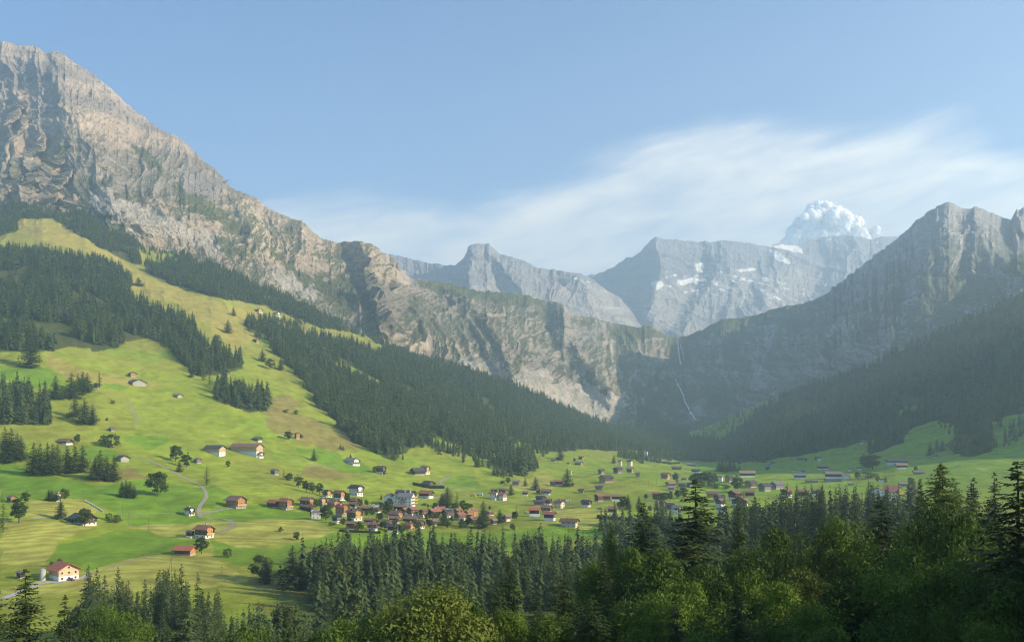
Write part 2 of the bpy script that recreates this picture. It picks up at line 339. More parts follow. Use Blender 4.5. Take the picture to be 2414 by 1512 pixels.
GX, GY, GZ, GIX, GIY, FM = Xg, Yg, Zg, IX, IY, fm
def hit(x, y, obj=None):
    """the place in the valley (or on obj) seen at column x, row y of the 2414-wide picture"""
    d = Vector(((x - CX) / FD, 1, (HOR - y) / FD)).normalized()
    ok, loc, nor, _ = (obj or GROUND).ray_cast(Vector((0, 0, 0)), d)
    return loc if ok else None
def ground_z(X, Y):
    ok, loc, nor, _ = GROUND.ray_cast(Vector((X, Y, 3000)), Vector((0, 0, -1)))
    return loc.z if ok else None
# ---------- mountains -----------------------------------------------------------------------------------------
def spur_field(ix, iy, spurs):
    out = np.zeros(ix.shape)
    for pts, amp, wl, wr in spurs:
        ys = [p[1] for p in pts]; xs = [p[0] for p in pts]
        cx = np.interp(iy, ys, xs) + fbm(iy / 40 + pts[0][0], iy / 40, o=3) * 14
        fade = sstep(ys[0] - 30, ys[0] + 10, iy) * sstep(ys[-1] + 70, ys[-1] - 20, iy)
        d = ix - cx
        t = np.clip(1 - np.where(d < 0, -d / wl, d / wr), 0, 1)
        a = amp * t ** 1.15 * fade
        out = np.where(np.abs(a) > np.abs(out), a, out) if amp > 0 else out + a
    return out
def mountain(name, x0, x1, dx, base, ridge, rows, spurs, rough, flute, colour, mat, p=1.0, skirt=150, behind=900, drop=600, strata=4.0, ridge_noise=3.0, rtaper=.5):
    cx = np.arange(x0, x1 + dx, dx).astype(float)
    bx = [q[0] for q in base]; rx = [q[0] for q in ridge]
    by = smooth_interp(cx, bx, [q[1] for q in base]); bY = smooth_interp(cx, bx, [q[2] for q in base])
    ry = np.interp(cx, rx, [q[1] for q in ridge]) ; rY = smooth_interp(cx, rx, [q[2] for q in ridge])
    ry = ry + fbm(cx / 9, cx * 0 + rows, o=4) * ridge_noise
    t = np.linspace(0, 1, rows)[:, None]
    Y = bY + (rY - bY) * t ** p; iy = by + (ry - by) * t; ix = np.broadcast_to(cx, iy.shape)
    Z = (HOR - iy) / FD * Y; X = (ix - CX) / FD * Y
    taper = rtaper + (1 - rtaper) * sstep(1.0, 0.88, t)
    s = spur_field(ix, iy, spurs)
    Y2 = Y - s * taper
    # keep each point on its own sight line when a spur pushes it forward
    X2 = X * Y2 / Y; Z2 = Z * Y2 / Y
    P = np.stack([X2, Y2, Z2], -1)
    du = np.gradient(P, axis=1); dv = np.gradient(P, axis=0)
    n = np.cross(du, dv); n /= np.linalg.norm(n, axis=-1, keepdims=True) + 1e-9
    n = n * np.where(n[..., 1:2] > 0, -1, 1)
    dist = Y2
    L = dist / 4000.0
    wx_ = X2 + fbm(X2 / 400, Z2 / 400, Y2 / 400, o=2) * 120
    r = ridged(wx_ / (330 * L), Y2 / (330 * L), Z2 / (520 * L), o=8, g=.58) - .38
    f = ridged((wx_ + Z2 * .35) / (85 * L), Y2 / (200 * L), Z2 / (520 * L), o=5, g=.55) - .35
    hb = Z2 * .95 + X2 * .30 + fbm(X2 / 500, Z2 / 500, o=3) * 90
    st = fbm(hb / 38, X2 / 1500, Y2 / 1500, o=4, g=.7)
    fine = fbm(X2 / (26 * L), Y2 / (26 * L), Z2 / (26 * L), o=4, g=.65)
    disp = rough * r * 2 + flute * f * 2 + strata * st * 2 + rough * .34 * fine
    disp = disp * (1 - .45 * sstep(1600, 1900, ix) * (name == 'mountain'))
    disp = disp * taper * sstep(0, .06, t)
    P = P + n * disp[..., None]
    du = np.gradient(P, axis=1); dv = np.gradient(P, axis=0)
    nn = np.cross(du, dv); nn /= np.linalg.norm(nn, axis=-1, keepdims=True) + 1e-9
    nn = nn * np.where(nn[..., 2:3] < 0, -1, 1)
    jx = CX + FD * P[..., 0] / P[..., 1]; jy = HOR - FD * P[..., 2] / P[..., 1]
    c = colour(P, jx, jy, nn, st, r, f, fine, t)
    thin = vnoise(hb / 11, X2 / 900) * .6 + vnoise(hb / 27, X2 / 1400 + 5) * .6
    c = c * (1 + .20 * thin * (c.max(-1) < .7))[..., None]
    sk = P[:1].copy(); sk[..., 2] -= skirt; sk[..., 1] += 5
    bk = P[-1:].copy(); bk[..., 1] += behind * .25; bk[..., 2] -= drop * .3; bk2 = P[-1:].copy(); bk2[..., 1] += behind; bk2[..., 2] -= drop
    P = np.concatenate([sk, P, bk, bk2]); c = np.concatenate([c[:1], c, c[-1:], c[-1:]])
    return tag(grid_mesh(name, P, mat, c, smooth=False), kind='structure'), cx, (by, bY, ry, rY)
mr_, nt, b = newmat('rock', 0.95, 0.12)
at = N(nt, 'ShaderNodeAttribute'); at.attribute_name = 'col'; geo = N(nt, 'ShaderNodeNewGeometry')
n1 = N(nt, 'ShaderNodeTexNoise', Scale=0.03, Detail=10.0, Roughness=0.8); nt.links.new(geo.outputs['Position'], n1.inputs['Vector'])
m1 = N(nt, 'ShaderNodeMapRange'); m1.inputs['From Min'].default_value = .3; m1.inputs['From Max'].default_value = .7; m1.inputs['To Min'].default_value = .55; m1.inputs['To Max'].default_value = 1.45
nt.links.new(n1.outputs['Fac'], m1.inputs['Value'])
sc = N(nt, 'ShaderNodeVectorMath', operation='SCALE'); nt.links.new(at.outputs['Color'], sc.inputs[0]); nt.links.new(m1.outputs['Result'], sc.inputs['Scale']); nt.links.new(sc.outputs['Vector'], b.inputs['Base Color'])
bp = N(nt, 'ShaderNodeBump', Strength=1.0, Distance=22.0); nt.links.new(n1.outputs['Fac'], bp.inputs['Height']); nt.links.new(bp.outputs['Normal'], b.inputs['Normal'])
ROCK = mr_
def lerp(c, d, m): m = np.clip(m, 0, 1)[..., None]; return c * (1 - m) + np.asarray(d) * m
def polys(jx, jy, ps, soft=5):
    ax = jx + fbm(jx / 16, jy / 16, o=4) * 3 * soft; ay = jy + fbm(jx / 16 + 30, jy / 16, o=4) * 3 * soft
    m = np.zeros(jx.shape, bool)
    for q in ps: m |= inpoly(ax, ay, q)
    return m
GRASSR = np.array([.105, .125, .04])
LIGHT = [[(215,450),(245,438),(300,470),(420,520),(520,560),(560,600),(500,600),(430,560),(330,560),(250,510),(200,490)],
 [(650,632),(700,655),(760,700),(740,715),(690,690),(640,660)], [(1100,835),(1180,850),(1200,900),(1130,890),(1080,860)],
 [(1210,880),(1290,860),(1300,900),(1250,960),(1200,930)], [(1290,900),(1370,905),(1440,925),(1480,960),(1400,985),(1340,975),(1280,930)], [(1390,960),(1420,930),(1470,935),(1480,960),(1440,980)],
 [(1490,880),(1540,880),(1530,920),(1500,940)]]
GREEN = [[(700,640),(760,655),(830,690),(900,720),(880,735),(820,715),(750,690),(710,665)], [(640,560),(660,600),(740,660),(700,650),(640,600)],
 [(400,430),(520,500),(500,520),(420,470)], [(300,340),(350,360),(400,420),(360,400)], [(480,470),(560,520),(600,560),(560,560),(500,520)],
 [(1440,760),(1530,765),(1600,790),(1560,800),(1480,800),(1440,785)], [(1600,790),(1700,752),(1850,722),(1900,720),(1760,770),(1650,800)],
 [(980,655),(1100,672),(1250,690),(1310,708),(1250,718),(1150,712),(1070,700),(1000,680)], [(2350,625),(2414,600),(2414,660),(2380,650)], [(520,560),(600,600),(560,610),(500,580)],
 [(210,480),(330,560),(300,560),(210,510)],[(100,380),(160,340),(170,360),(120,400)]]
DARKVEG = [[(850,700),(900,720),(960,790),(1040,860),(1100,875),(1000,850),(900,800)], [(1150,800),(1230,830),(1290,850),(1380,870),(1480,900),(1460,930),(1360,900),(1270,860),(1180,860)],
 [(1440,900),(1560,870),(1600,900),(1560,960),(1600,1010),(1500,1010),(1480,950)], [(1180,900),(1240,960),(1300,975),(1400,990),(1380,1000),(1290,985)], [(730,700),(800,740),(850,760),(800,775),(740,730)], [(1370,840),(1430,850),(1450,890),(1390,880)]]
SCREE = [[(420,400),(530,425),(545,440),(480,470),(430,440)], [(980,660),(960,650),(940,640),(1000,700)]]
def col_left(P, jx, jy, nn, st, r, f, fine, t):
    c = np.broadcast_to(np.array([.55, .44, .32]), P.shape).copy()
    c = lerp(c, [.35, .30, .25], sstep(-.1, .5, fbm(P[..., 0] / 300, P[..., 2] / 200, o=4)))
    c = lerp(c, [.56, .47, .35], sstep(.15, .5, fbm(P[..., 0] / 160 + 4, P[..., 2] / 120, o=4)) * .7)
    c = lerp(c, [.26, .215, .19], sstep(.1, .5, st) * .55)
    c = lerp(c, [.30, .30, .30], sstep(900, 1300, jx) * .5)
    c = lerp(c, [.42, .41, .40], sstep(1560, 1750, jx) * .85)
    g = sstep(.60, .80, nn[..., 2] + .22 * fbm(P[..., 0] / 90, P[..., 2] / 70, o=4)) * sstep(1150, 500, P[..., 2] - .12 * (1200 - jx))
    c = lerp(c, GRASSR, g * .8)
    c = lerp(c, [.33, .30, .28], polys(jx, jy, SCREE) * .8)
    c = lerp(c, [.60, .55, .47], polys(jx, jy, LIGHT, 7) * .75)
    c = lerp(c, GRASSR, polys(jx, jy, GREEN, 6) * .85)
    c = lerp(c, [.05, .07, .035], polys(jx, jy, DARKVEG, 9) * .75 * sstep(-.1, .12, fbm(P[..., 0] / 40, P[..., 2] / 60, o=4)))
    low = sstep(330, 60, P[..., 2]) * sstep(1480, 1560, jx)
    c = lerp(c, [.10, .115, .06], low * .55 * sstep(-.2, .2, fbm(P[..., 0] / 80, P[..., 2] / 80, o=4)))
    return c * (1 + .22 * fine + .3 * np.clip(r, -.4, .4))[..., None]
BASE = [(x, y + 26, TOPD_ + 40) for x, y, TOPD_ in zip(TOPX, TOPY, smooth_interp(np.array(TOPX, float), kx, Ytop_k))]
RIDGE = [(-500,330,3700),(-200,130,3900),(0,95,4000),(40,97,4000),(85,102,3980),(105,118,3950),(130,116,3920),(155,121,3900),(175,140,3880),(240,190,3820),(300,245,3760),(400,315,3680),(450,342,3640),(500,385,3600),(530,410,3580),(540,428,3570),(560,442,3560),(610,470,3540),(622,484,3540),(660,500,3530),(720,524,3520),(765,560,3560),(800,568,3580),(850,562,3600),(880,570,3640),(925,602,3720),(932,622,3760),(960,650,3860),(1010,656,4000),(1080,668,4200),(1130,680,4300),(1245,690,4450),(1290,708,4480),(1330,715,4500),(1345,735,4550),(1420,752,4700),(1470,765,4800),(1540,765,4850),(1580,790,4900),(1620,786,4900),(1700,752,4850),(1760,748,4800),(1850,720,4650),(1900,710,4550),(1945,690,4480),(2000,650,4350),(2130,550,4100),(2165,515,4050),(2200,490,4000),(2235,474,3950),(2270,488,3950),(2290,492,3950),(2300,484,3950),(2320,495,3950),(2390,520,3950),(2400,492,3950),(2414,485,3950),(2440,490,3950),(2600,560,3900),(3000,700,3800)]
SPURS = [([(70,190),(60,260),(35,330),(30,420)], 110, 30, 34), ([(118,250),(100,310),(70,360),(60,440)], 120, 34, 40), ([(175,330),(160,390),(120,440),(110,470)], 100, 30, 36), ([(105,118),(125,200),(155,262),(205,325),(262,400),(262,450),(300,520)], 235, 170, 400),
 ([(60,150),(48,230),(20,290)], 120, 40, 30), ([(190,330),(150,350),(100,395)], 130, 30, 60), ([(150,235),(120,300),(95,330)], 110, 30, 50), ([(20,330),(10,400),(0,440)], 90, 30, 40), ([(225,410),(190,450),(160,480)], 120, 30, 50),
 ([(420,330),(440,400),(470,470),(520,560)], 70, 60, 120), ([(500,385),(535,440),(560,500),(600,560),(640,620)], 90, 50, 130), ([(600,480),(640,540),(700,610)], 80, 50, 120),
 ([(700,525),(730,580),(790,650),(860,710)], 90, 70, 100), ([(850,563),(872,620),(890,680),(915,760)], 230, 50, 110), ([(925,605),(960,690),(1010,760),(1080,850)], 110, 60, 160),
 ([(1085,680),(1120,710),(1150,760),(1190,830),(1220,900)], 230, 60, 130), ([(1320,708),(1335,770),(1380,850),(1440,940)], 200, 45, 110), ([(1500,765),(1490,850),(1500,960)], 110, 70, 70),
 ([(1700,760),(1660,850),(1650,960)], 110, 70, 150), ([(2235,478),(2200,560),(2100,700),(1980,850)], 140, 300, 160), ([(2290,490),(2330,570),(2380,625),(2440,680)], 160, 130, 120), ([(2400,500),(2440,560)], 90, 40, 60)]
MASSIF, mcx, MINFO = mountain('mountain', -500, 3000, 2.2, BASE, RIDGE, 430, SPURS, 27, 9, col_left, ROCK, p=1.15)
# far ridge with the flat-topped summit
def col_far(P, jx, jy, nn, st, r, f, fine, t):
    c = np.broadcast_to(np.array([.30, .29, .285]), P.shape).copy()
    c = lerp(c, [.18, .19, .21], sstep(.0, .5, st + r) * .6)
    c = lerp(c, [.36, .34, .32], sstep(.1, .5, fbm(P[..., 0] / 300, P[..., 2] / 200, o=4)) * .5)
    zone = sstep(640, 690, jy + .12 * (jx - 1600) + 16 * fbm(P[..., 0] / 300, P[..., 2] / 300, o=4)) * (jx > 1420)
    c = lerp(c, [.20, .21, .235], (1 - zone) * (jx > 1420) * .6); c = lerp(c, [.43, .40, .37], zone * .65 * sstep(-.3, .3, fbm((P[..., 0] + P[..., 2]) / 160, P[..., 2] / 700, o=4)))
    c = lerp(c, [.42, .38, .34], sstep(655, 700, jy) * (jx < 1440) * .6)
    snow = polys(jx, jy, SNOW, 1.2) | (polys(jx, jy, SNOWZ, 4) & (fbm(P[..., 0] / 60, P[..., 2] / 22, o=4) > .42))
    c = lerp(c, [.85, .84, .80], snow * 1.0)
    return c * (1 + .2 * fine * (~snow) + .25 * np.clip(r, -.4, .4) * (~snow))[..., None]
SNOW = [[(1815,588),(1832,590),(1862,618),(1862,624),(1835,615)], [(1800,579),(1835,577),(1880,576),(1892,590),(1893,598),(1860,590),(1830,584)], [(1595,660),(1655,652),(1662,660),(1630,668),(1600,672)], [(1535,663),(1560,662),(1565,672),(1550,684),(1538,676)],
 [(1640,622),(1655,618),(1662,640),(1645,646)], [(1735,636),(1780,630),(1790,636),(1745,642)], [(1605,566),(1618,566),(1618,569)], [(1655,568),(1690,566),(1690,570)], [(1930,564),(1960,562),(1960,565)], [(1565,672),(1582,674),(1582,678)], [(2052,570),(2070,568),(2070,571)]]
SNOWZ = [[(1560,640),(1700,640),(1860,660),(1920,700),(1880,720),(1700,700),(1600,700)], [(1300,655),(1420,660),(1430,700),(1360,690)]]
RB = [(880,600,7300),(920,594,7300),(935,600,7300),(985,612,7200),(1030,620,7100),(1073,624,7000),(1085,610,7000),(1093,600,7000),(1104,580,6980),(1112,576,6980),(1152,577,6980),(1158,586,6980),(1180,600,6950),(1230,614,6900),(1270,630,6900),(1320,638,6900),(1380,650,6950),(1460,700,7000),(1560,820,7100)]
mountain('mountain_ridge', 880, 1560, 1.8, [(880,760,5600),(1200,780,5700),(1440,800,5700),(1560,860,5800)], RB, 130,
  [([(1108,578),(1100,640),(1090,700)], 180, 60, 110), ([(1155,580),(1200,640),(1250,700)], 160, 60, 140), ([(1340,640),(1400,700)], 140, 70, 100)], 36, 13, col_far, ROCK, strata=7, ridge_noise=2, p=.62)
RA = [(1330,668,8700),(1380,652,8700),(1412,642,8700),(1440,630,8650),(1475,605,8600),(1490,604,8600),(1515,585,8550),(1535,565,8500),(1545,558,8500),(1560,562,8500),(1610,566,8550),(1660,568,8600),(1700,564,8600),(1722,566,8600),(1760,570,8650),(1800,578,8700),(1870,576,8900),(1910,562,9000),(1960,558,9000),(2030,556,9000),(2050,562,9000),(2070,558,9000),(2110,556,9000),(2200,560,9000),(2350,600,9000)]
SA = [([(1545,560),(1560,620),(1540,680),(1500,760)], 330, 120, 160), ([(1700,570),(1690,640),(1640,720),(1600,790)], 220, 90, 120), ([(1880,600),(1840,660),(1790,740)], 200, 110, 120), ([(2030,560),(2000,620),(1960,700)], 200, 80, 120), ([(1620,640),(1590,700),(1570,780)], 130, 40, 60), ([(1750,640),(1730,700),(1700,780)], 130, 50, 70)]
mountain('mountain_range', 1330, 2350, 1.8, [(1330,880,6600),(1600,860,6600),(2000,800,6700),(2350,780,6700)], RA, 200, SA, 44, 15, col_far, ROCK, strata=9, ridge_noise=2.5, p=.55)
# unseen slope added beyond the right edge, shaped to shade the valley floor
def shade_flank():
    n, m = 60, 40
    s = np.linspace(0, 1, n)[None, :]; t = np.linspace(0, 1, m)[:, None]
    Yf = 1010 + s * 3200 + 0 * t; foot = 0.60 * Yf + 120; H = np.interp(Yf, [1010, 1200, 1900, 2900, 3300, 4300], [430, 490, 640, 620, 580, 500])
    H = H * sstep(-.03, .05, s)
    Xf = foot + t * 1250; Zf = -80 + (H + 80) * np.sin(np.clip(t * 1.5, 0, 1) * PI / 2) * (1 - .35 * sstep(.75, 1, t)) + ridged(Xf / 300, Yf / 300, o=4) * 40 * t
    P = np.stack([Xf + 0 * s, Yf, Zf], -1)
    c = np.broadcast_to(C_F, P.shape).copy()
    return tag(grid_mesh('added_shade_flank', P, mg, c, {'mown': np.zeros(P.shape[:2])}, smooth=True), kind='structure')
SHADE_FLANK = shade_flank()
# =============================== TREES ========================================================================
BARK = simple_mat('bark', (.11, .085, .06), .3, 3.0, bump=.3)
SPRUCE = foliage_mat('spruce_needles', (.038, .074, .030), (.14, .19, .055), transl=.18, nscale=.5)
SPRUCE_NEAR = foliage_mat('spruce_needles_near', (.014, .036, .010), (.085, .12, .024), transl=.18, nscale=.9)
LARCH = foliage_mat('larch_needles', (.07, .11, .022), (.16, .20, .045), transl=.25, nscale=.5)
LEAF = foliage_mat('leaves', (.012, .038, .008), (.140, .225, .020), transl=.28, nscale=.30)
LEAFY = foliage_mat('leaves_yellowing', (.03, .055, .010), (.175, .22, .028), transl=.25, nscale=.45)
def unit(v): return v / (np.linalg.norm(v, axis=-1, keepdims=True) + 1e-9)
def quads(C, U, V):
    """centres C, half axes U, V -> vertices, faces"""
    n = len(C)
    vs = np.stack([C - U - V, C + U - V, C + U + V, C - U + V], 1).reshape(-1, 3)
    return vs, np.arange(4 * n).reshape(n, 4)
def spruce_crown(seed, levels, per, steps, R=3.7, H=25.0, start=.06, tw=.30, narrow=1.0, gap=0.1):
    g = np.random.default_rng(seed); Cs = []; Us = []; Vs = []
    for i in range(levels):
        f = i / (levels - 1.0); z = H * (start + (1 - start) * f)
        prof = (1 - f) ** .82 * (1 - .25 * max(0, .12 - f) / .12)
        for j in range(per if f < .85 else max(3, per - 2)):
            if g.random() < gap: continue
            a = g.random() * 2 * PI; L = R * narrow * prof * g.uniform(.68, 1.16) + .22
            droop = g.uniform(.25, .55) * (1 - .5 * f)
            zz = z + g.normal() * H / levels * .5
            d = np.array([math.cos(a), math.sin(a), 0]); s = np.array([-d[1], d[0], 0])
            k = max(1, int(round(steps * (.35 + .65 * L / R))))
            for m in range(k):
                q = (m + .6) / k
                pz = zz - droop * L * q + .22 * L * q ** 3
                c = d * L * q + np.array([0, 0, pz])
                if k == 1:
                    Cs.append(c); Us.append(s * L * .42 + d * .1 * g.normal()); Vs.append(d * L * .5 + np.array([0, 0, -L * .33])); continue
                for sg in (-1, 1):
                    tl = L * .34 * (1.05 - .6 * q) * g.uniform(.7, 1.2) + .1
                    dirn = unit(s * sg * 1.0 + d * g.uniform(.3, .9) + np.array([0, 0, -g.uniform(.25, .9)]))
                    w = unit(np.cross(dirn, np.array([0, 0, 1.0])) + g.normal(size=3) * .5) * tw * g.uniform(.6, 1.2) * (.55 + .45 * L / R)
                    Cs.append(c + dirn * tl * .5); Us.append(w); Vs.append(dirn * tl * .55)
                if m == k - 1:
                    Cs.append(c + d * .15 * L); Us.append(s * tw * .7); Vs.append(unit(d + np.array([0, 0, .1])) * L * .14)
    C, U, V = map(np.array, (Cs, Us, Vs))
    vs, fs = quads(C, U, V)
    # pinch the outer end of each spray
    vs = vs.reshape(-1, 4, 3); tip = (vs[:, 2] + vs[:, 3]) / 2; vs[:, 2] = tip + (vs[:, 2] - tip) * .25; vs[:, 3] = tip + (vs[:, 3] - tip) * .25
    return vs.reshape(-1, 3), fs
def leaf_crown(seed, nleaf, size, R=5.0, H=16.0, bottom=.22, lobes=34, flat=1.0, col=0):
    g = np.random.default_rng(seed)
    ch = H * (1 - bottom) / 2; cz = H * bottom + ch
    ls = []
    for i in range(lobes):
        v = unit(g.normal(size=3)); r = g.uniform(.35, 1.0) ** .5
        p = v * np.array([R * .72, R * .72, ch * .74]) * r
        if p[2] < -ch * .35 and g.random() < .45: p[2] *= -.6
        p[0] *= 1 - .18 * (p[2] / ch); p[1] *= 1 - .18 * (p[2] / ch)
        ls.append((p, g.uniform(.11, .30) * R))
    wts = np.array([l[1] ** 2 for l in ls]); wts /= wts.sum()
    ix = g.choice(lobes, nleaf, p=wts)
    cen = np.array([l[0] for l in ls])[ix]; rad = np.array([l[1] for l in ls])[ix]
    v = unit(g.normal(size=(nleaf, 3)) + np.array([0, 0, .35])); rr = rad * g.uniform(.55, 1.12, nleaf) ** .6
    C = cen + v * rr[:, None] * np.array([1.05, 1.05, .8])
    nrm = unit(v * .7 + unit(cen + 1e-6) * .3 + g.normal(size=(nleaf, 3)) * .55)
    U = unit(np.cross(nrm, g.normal(size=(nleaf, 3)))); V = np.cross(nrm, U)
    sz = size * g.uniform(.55, 1.25, (nleaf, 1))
    C += g.normal(size=C.shape) * (g.random((nleaf, 1)) < .25) * R * .09
    C[:, :2] *= R / np.percentile(np.abs(C[:, :2]), 99.5); C[:, 2] *= ch / max(np.percentile(C[:, 2], 99.8), .1)
    C[:, 2] += cz
    vs, fs = quads(C, U * sz * .62, V * sz)
    vs = vs.reshape(-1, 4, 3); vs[:, 0] += (vs[:, 1] - vs[:, 0]) * .3; vs[:, 2] += (vs[:, 3] - vs[:, 2]) * .35
    return vs.reshape(-1, 3), fs, ls, cz
def trunk_mesh(name, H, r0, top=.97, limbs=None, g=None):
    mb = MB(); mb.tube((0, 0, -1.5), (0, 0, H * .5), r0, r0 * .6, 7); mb.tube((0, 0, H * .5), (0, 0, H * top), r0 * .6, r0 * .08, 6)
    for (p, q, a, b_) in (limbs or []): mb.tube(p, q, a, b_, 5)
    return mb.mesh(name, BARK)
PROTO = {}
def proto(kind, crown, trunk): PROTO.setdefault(kind, []).append((crown, trunk))
FARLEAF = foliage_mat('far_leaves', (.05, .085, .02), (.15, .19, .04), transl=.2)
for s in range(3):      # seen at 80 pixels and more
    v, f = spruce_crown(100 + s, 56, 9, 8, R=[5.0, 4.4, 5.4][s], tw=.20, gap=.16)
    proto('spruce_near', np_mesh('crown', v, f, [SPRUCE_NEAR]), trunk_mesh('trunk', 25, .34))
for s in range(4):
    v, f = spruce_crown(200 + s, 32, 9, 4, R=[4.9, 4.3, 5.3, 4.6][s], tw=.46, gap=.08)
    proto('spruce_mid', np_mesh('crown', v, f, [SPRUCE]), trunk_mesh('trunk', 25, .3))
for s in range(4):
    v, f = spruce_crown(300 + s, 17, 7, 1, R=[4.6, 4.0, 5.0, 4.3][s], gap=.05)
    proto('spruce_far', np_mesh('crown', v, f, [SPRUCE]), None)
for s in range(2):
    v, f = spruce_crown(330 + s, 16, 7, 1, R=4.4, gap=.1); proto('larch_far', np_mesh('crown', v, f, [LARCH]), None)
    vv = leaf_crown(340 + s, 420, .95, R=5.5, H=20, lobes=22); proto('broad_far', np_mesh('crown', vv[0], vv[1], [FARLEAF]), None)
    v, f = spruce_crown(400 + s, 30, 6, 5, R=[3.6, 4.0][s], tw=.26, gap=.22, start=.12)
    proto('larch', np_mesh('crown', v, f, [LARCH]), trunk_mesh('trunk', 25, .28))
LARCHN = foliage_mat('larch_needles_bright', (.08, .13, .018), (.22, .27, .045), transl=.3, nscale=.9)
v, f = spruce_crown(410, 70, 12, 8, R=6.6, tw=.17, gap=.10, start=.1)
proto('larch_near', np_mesh('crown', v, f, [LARCHN]), trunk_mesh('trunk', 25, .3))
def broad(kind, seed, n, size, mat, **kw):
    v, f, ls, cz = leaf_crown(seed, n, size, **kw)
    limbs = []
    H = kw.get('H', 16.0); R = kw.get('R', 5.0)
    for p, r in ls[::3]:
        q = Vector((p[0], p[1], p[2] + cz)); b0 = Vector((0, 0, max(H * .16, q.z * .45)))
        mid = (b0 + q) / 2 + Vector((0, 0, -.4)); limbs += [(b0, mid, .13, .08), (mid, q, .08, .02)]
    proto(kind, np_mesh('crown', v, f, [mat]), trunk_mesh('trunk', H, .32, .72, limbs))
for s in range(5): broad('broad_near', 500 + s, 24000, .145, LEAF, R=[5.0, 5.6, 4.6, 5.2, 4.8][s], lobes=[90, 120, 80, 105, 125][s], bottom=.12)
for s in range(2): broad('yellow_near', 520 + s, 26000, .135, LEAFY, R=5.2, lobes=100, bottom=.12)
LEAFM = foliage_mat('leaves_valley', (.030, .062, .014), (.13, .18, .028), transl=.25)
for s in range(4): broad('broad_mid', 540 + s, 2600, .42, LEAFM, R=[5.0, 4.3, 5.6, 4.0][s], lobes=34, bottom=.14)
for s in range(2): broad('bush', 560 + s, 1300, .34, LEAFM, R=[5.0, 6.0][s], H=7.0, lobes=18, bottom=.0)
INFO = {'spruce': ('spruce_tree', 'spruce'), 'larch': ('larch_tree', 'larch'), 'broad': ('broadleaf_tree', 'broadleaf tree'), 'yellow': ('broadleaf_tree', 'broadleaf tree'), 'bush': ('bush', 'bush')}
BASEH = {'spruce': 25.0, 'larch': 25.0, 'broad': 16.0, 'yellow': 16.0, 'bush': 7.0}
def put_tree(kind, p, h, wide, label, group=None, parts=True):
    """kind like spruce_mid; wide = sideways scale on top of the height scale"""
    fam = kind.split('_')[0]; nm, cat = INFO[fam]
    cr, tr = random.choice(PROTO[kind]); s = h / BASEH[fam]; sw = s * wide
    if parts and tr is not None:
        r = empty(nm, p, random.uniform(0, 2 * PI)); r.scale = (sw, sw, s)
        for n2, me in (('crown', cr), ('trunk', tr)):
            o = bpy.data.objects.new(n2, me); COL.objects.link(o); o.parent = r
    else:
        r = bpy.data.objects.new(nm, cr); COL.objects.link(r); r.location = p; r.rotation_euler = (0, 0, random.uniform(0, 2 * PI)); r.scale = (sw, sw, s)
    return tag(r, label, cat, group)
SPR = []        # every spruce: (seen size, position, height, width, label, group)
def add_spruce(p, h, wide, label, group): SPR.append((h * FD / max(p[1], 20), Vector(p), h, wide, label, group))
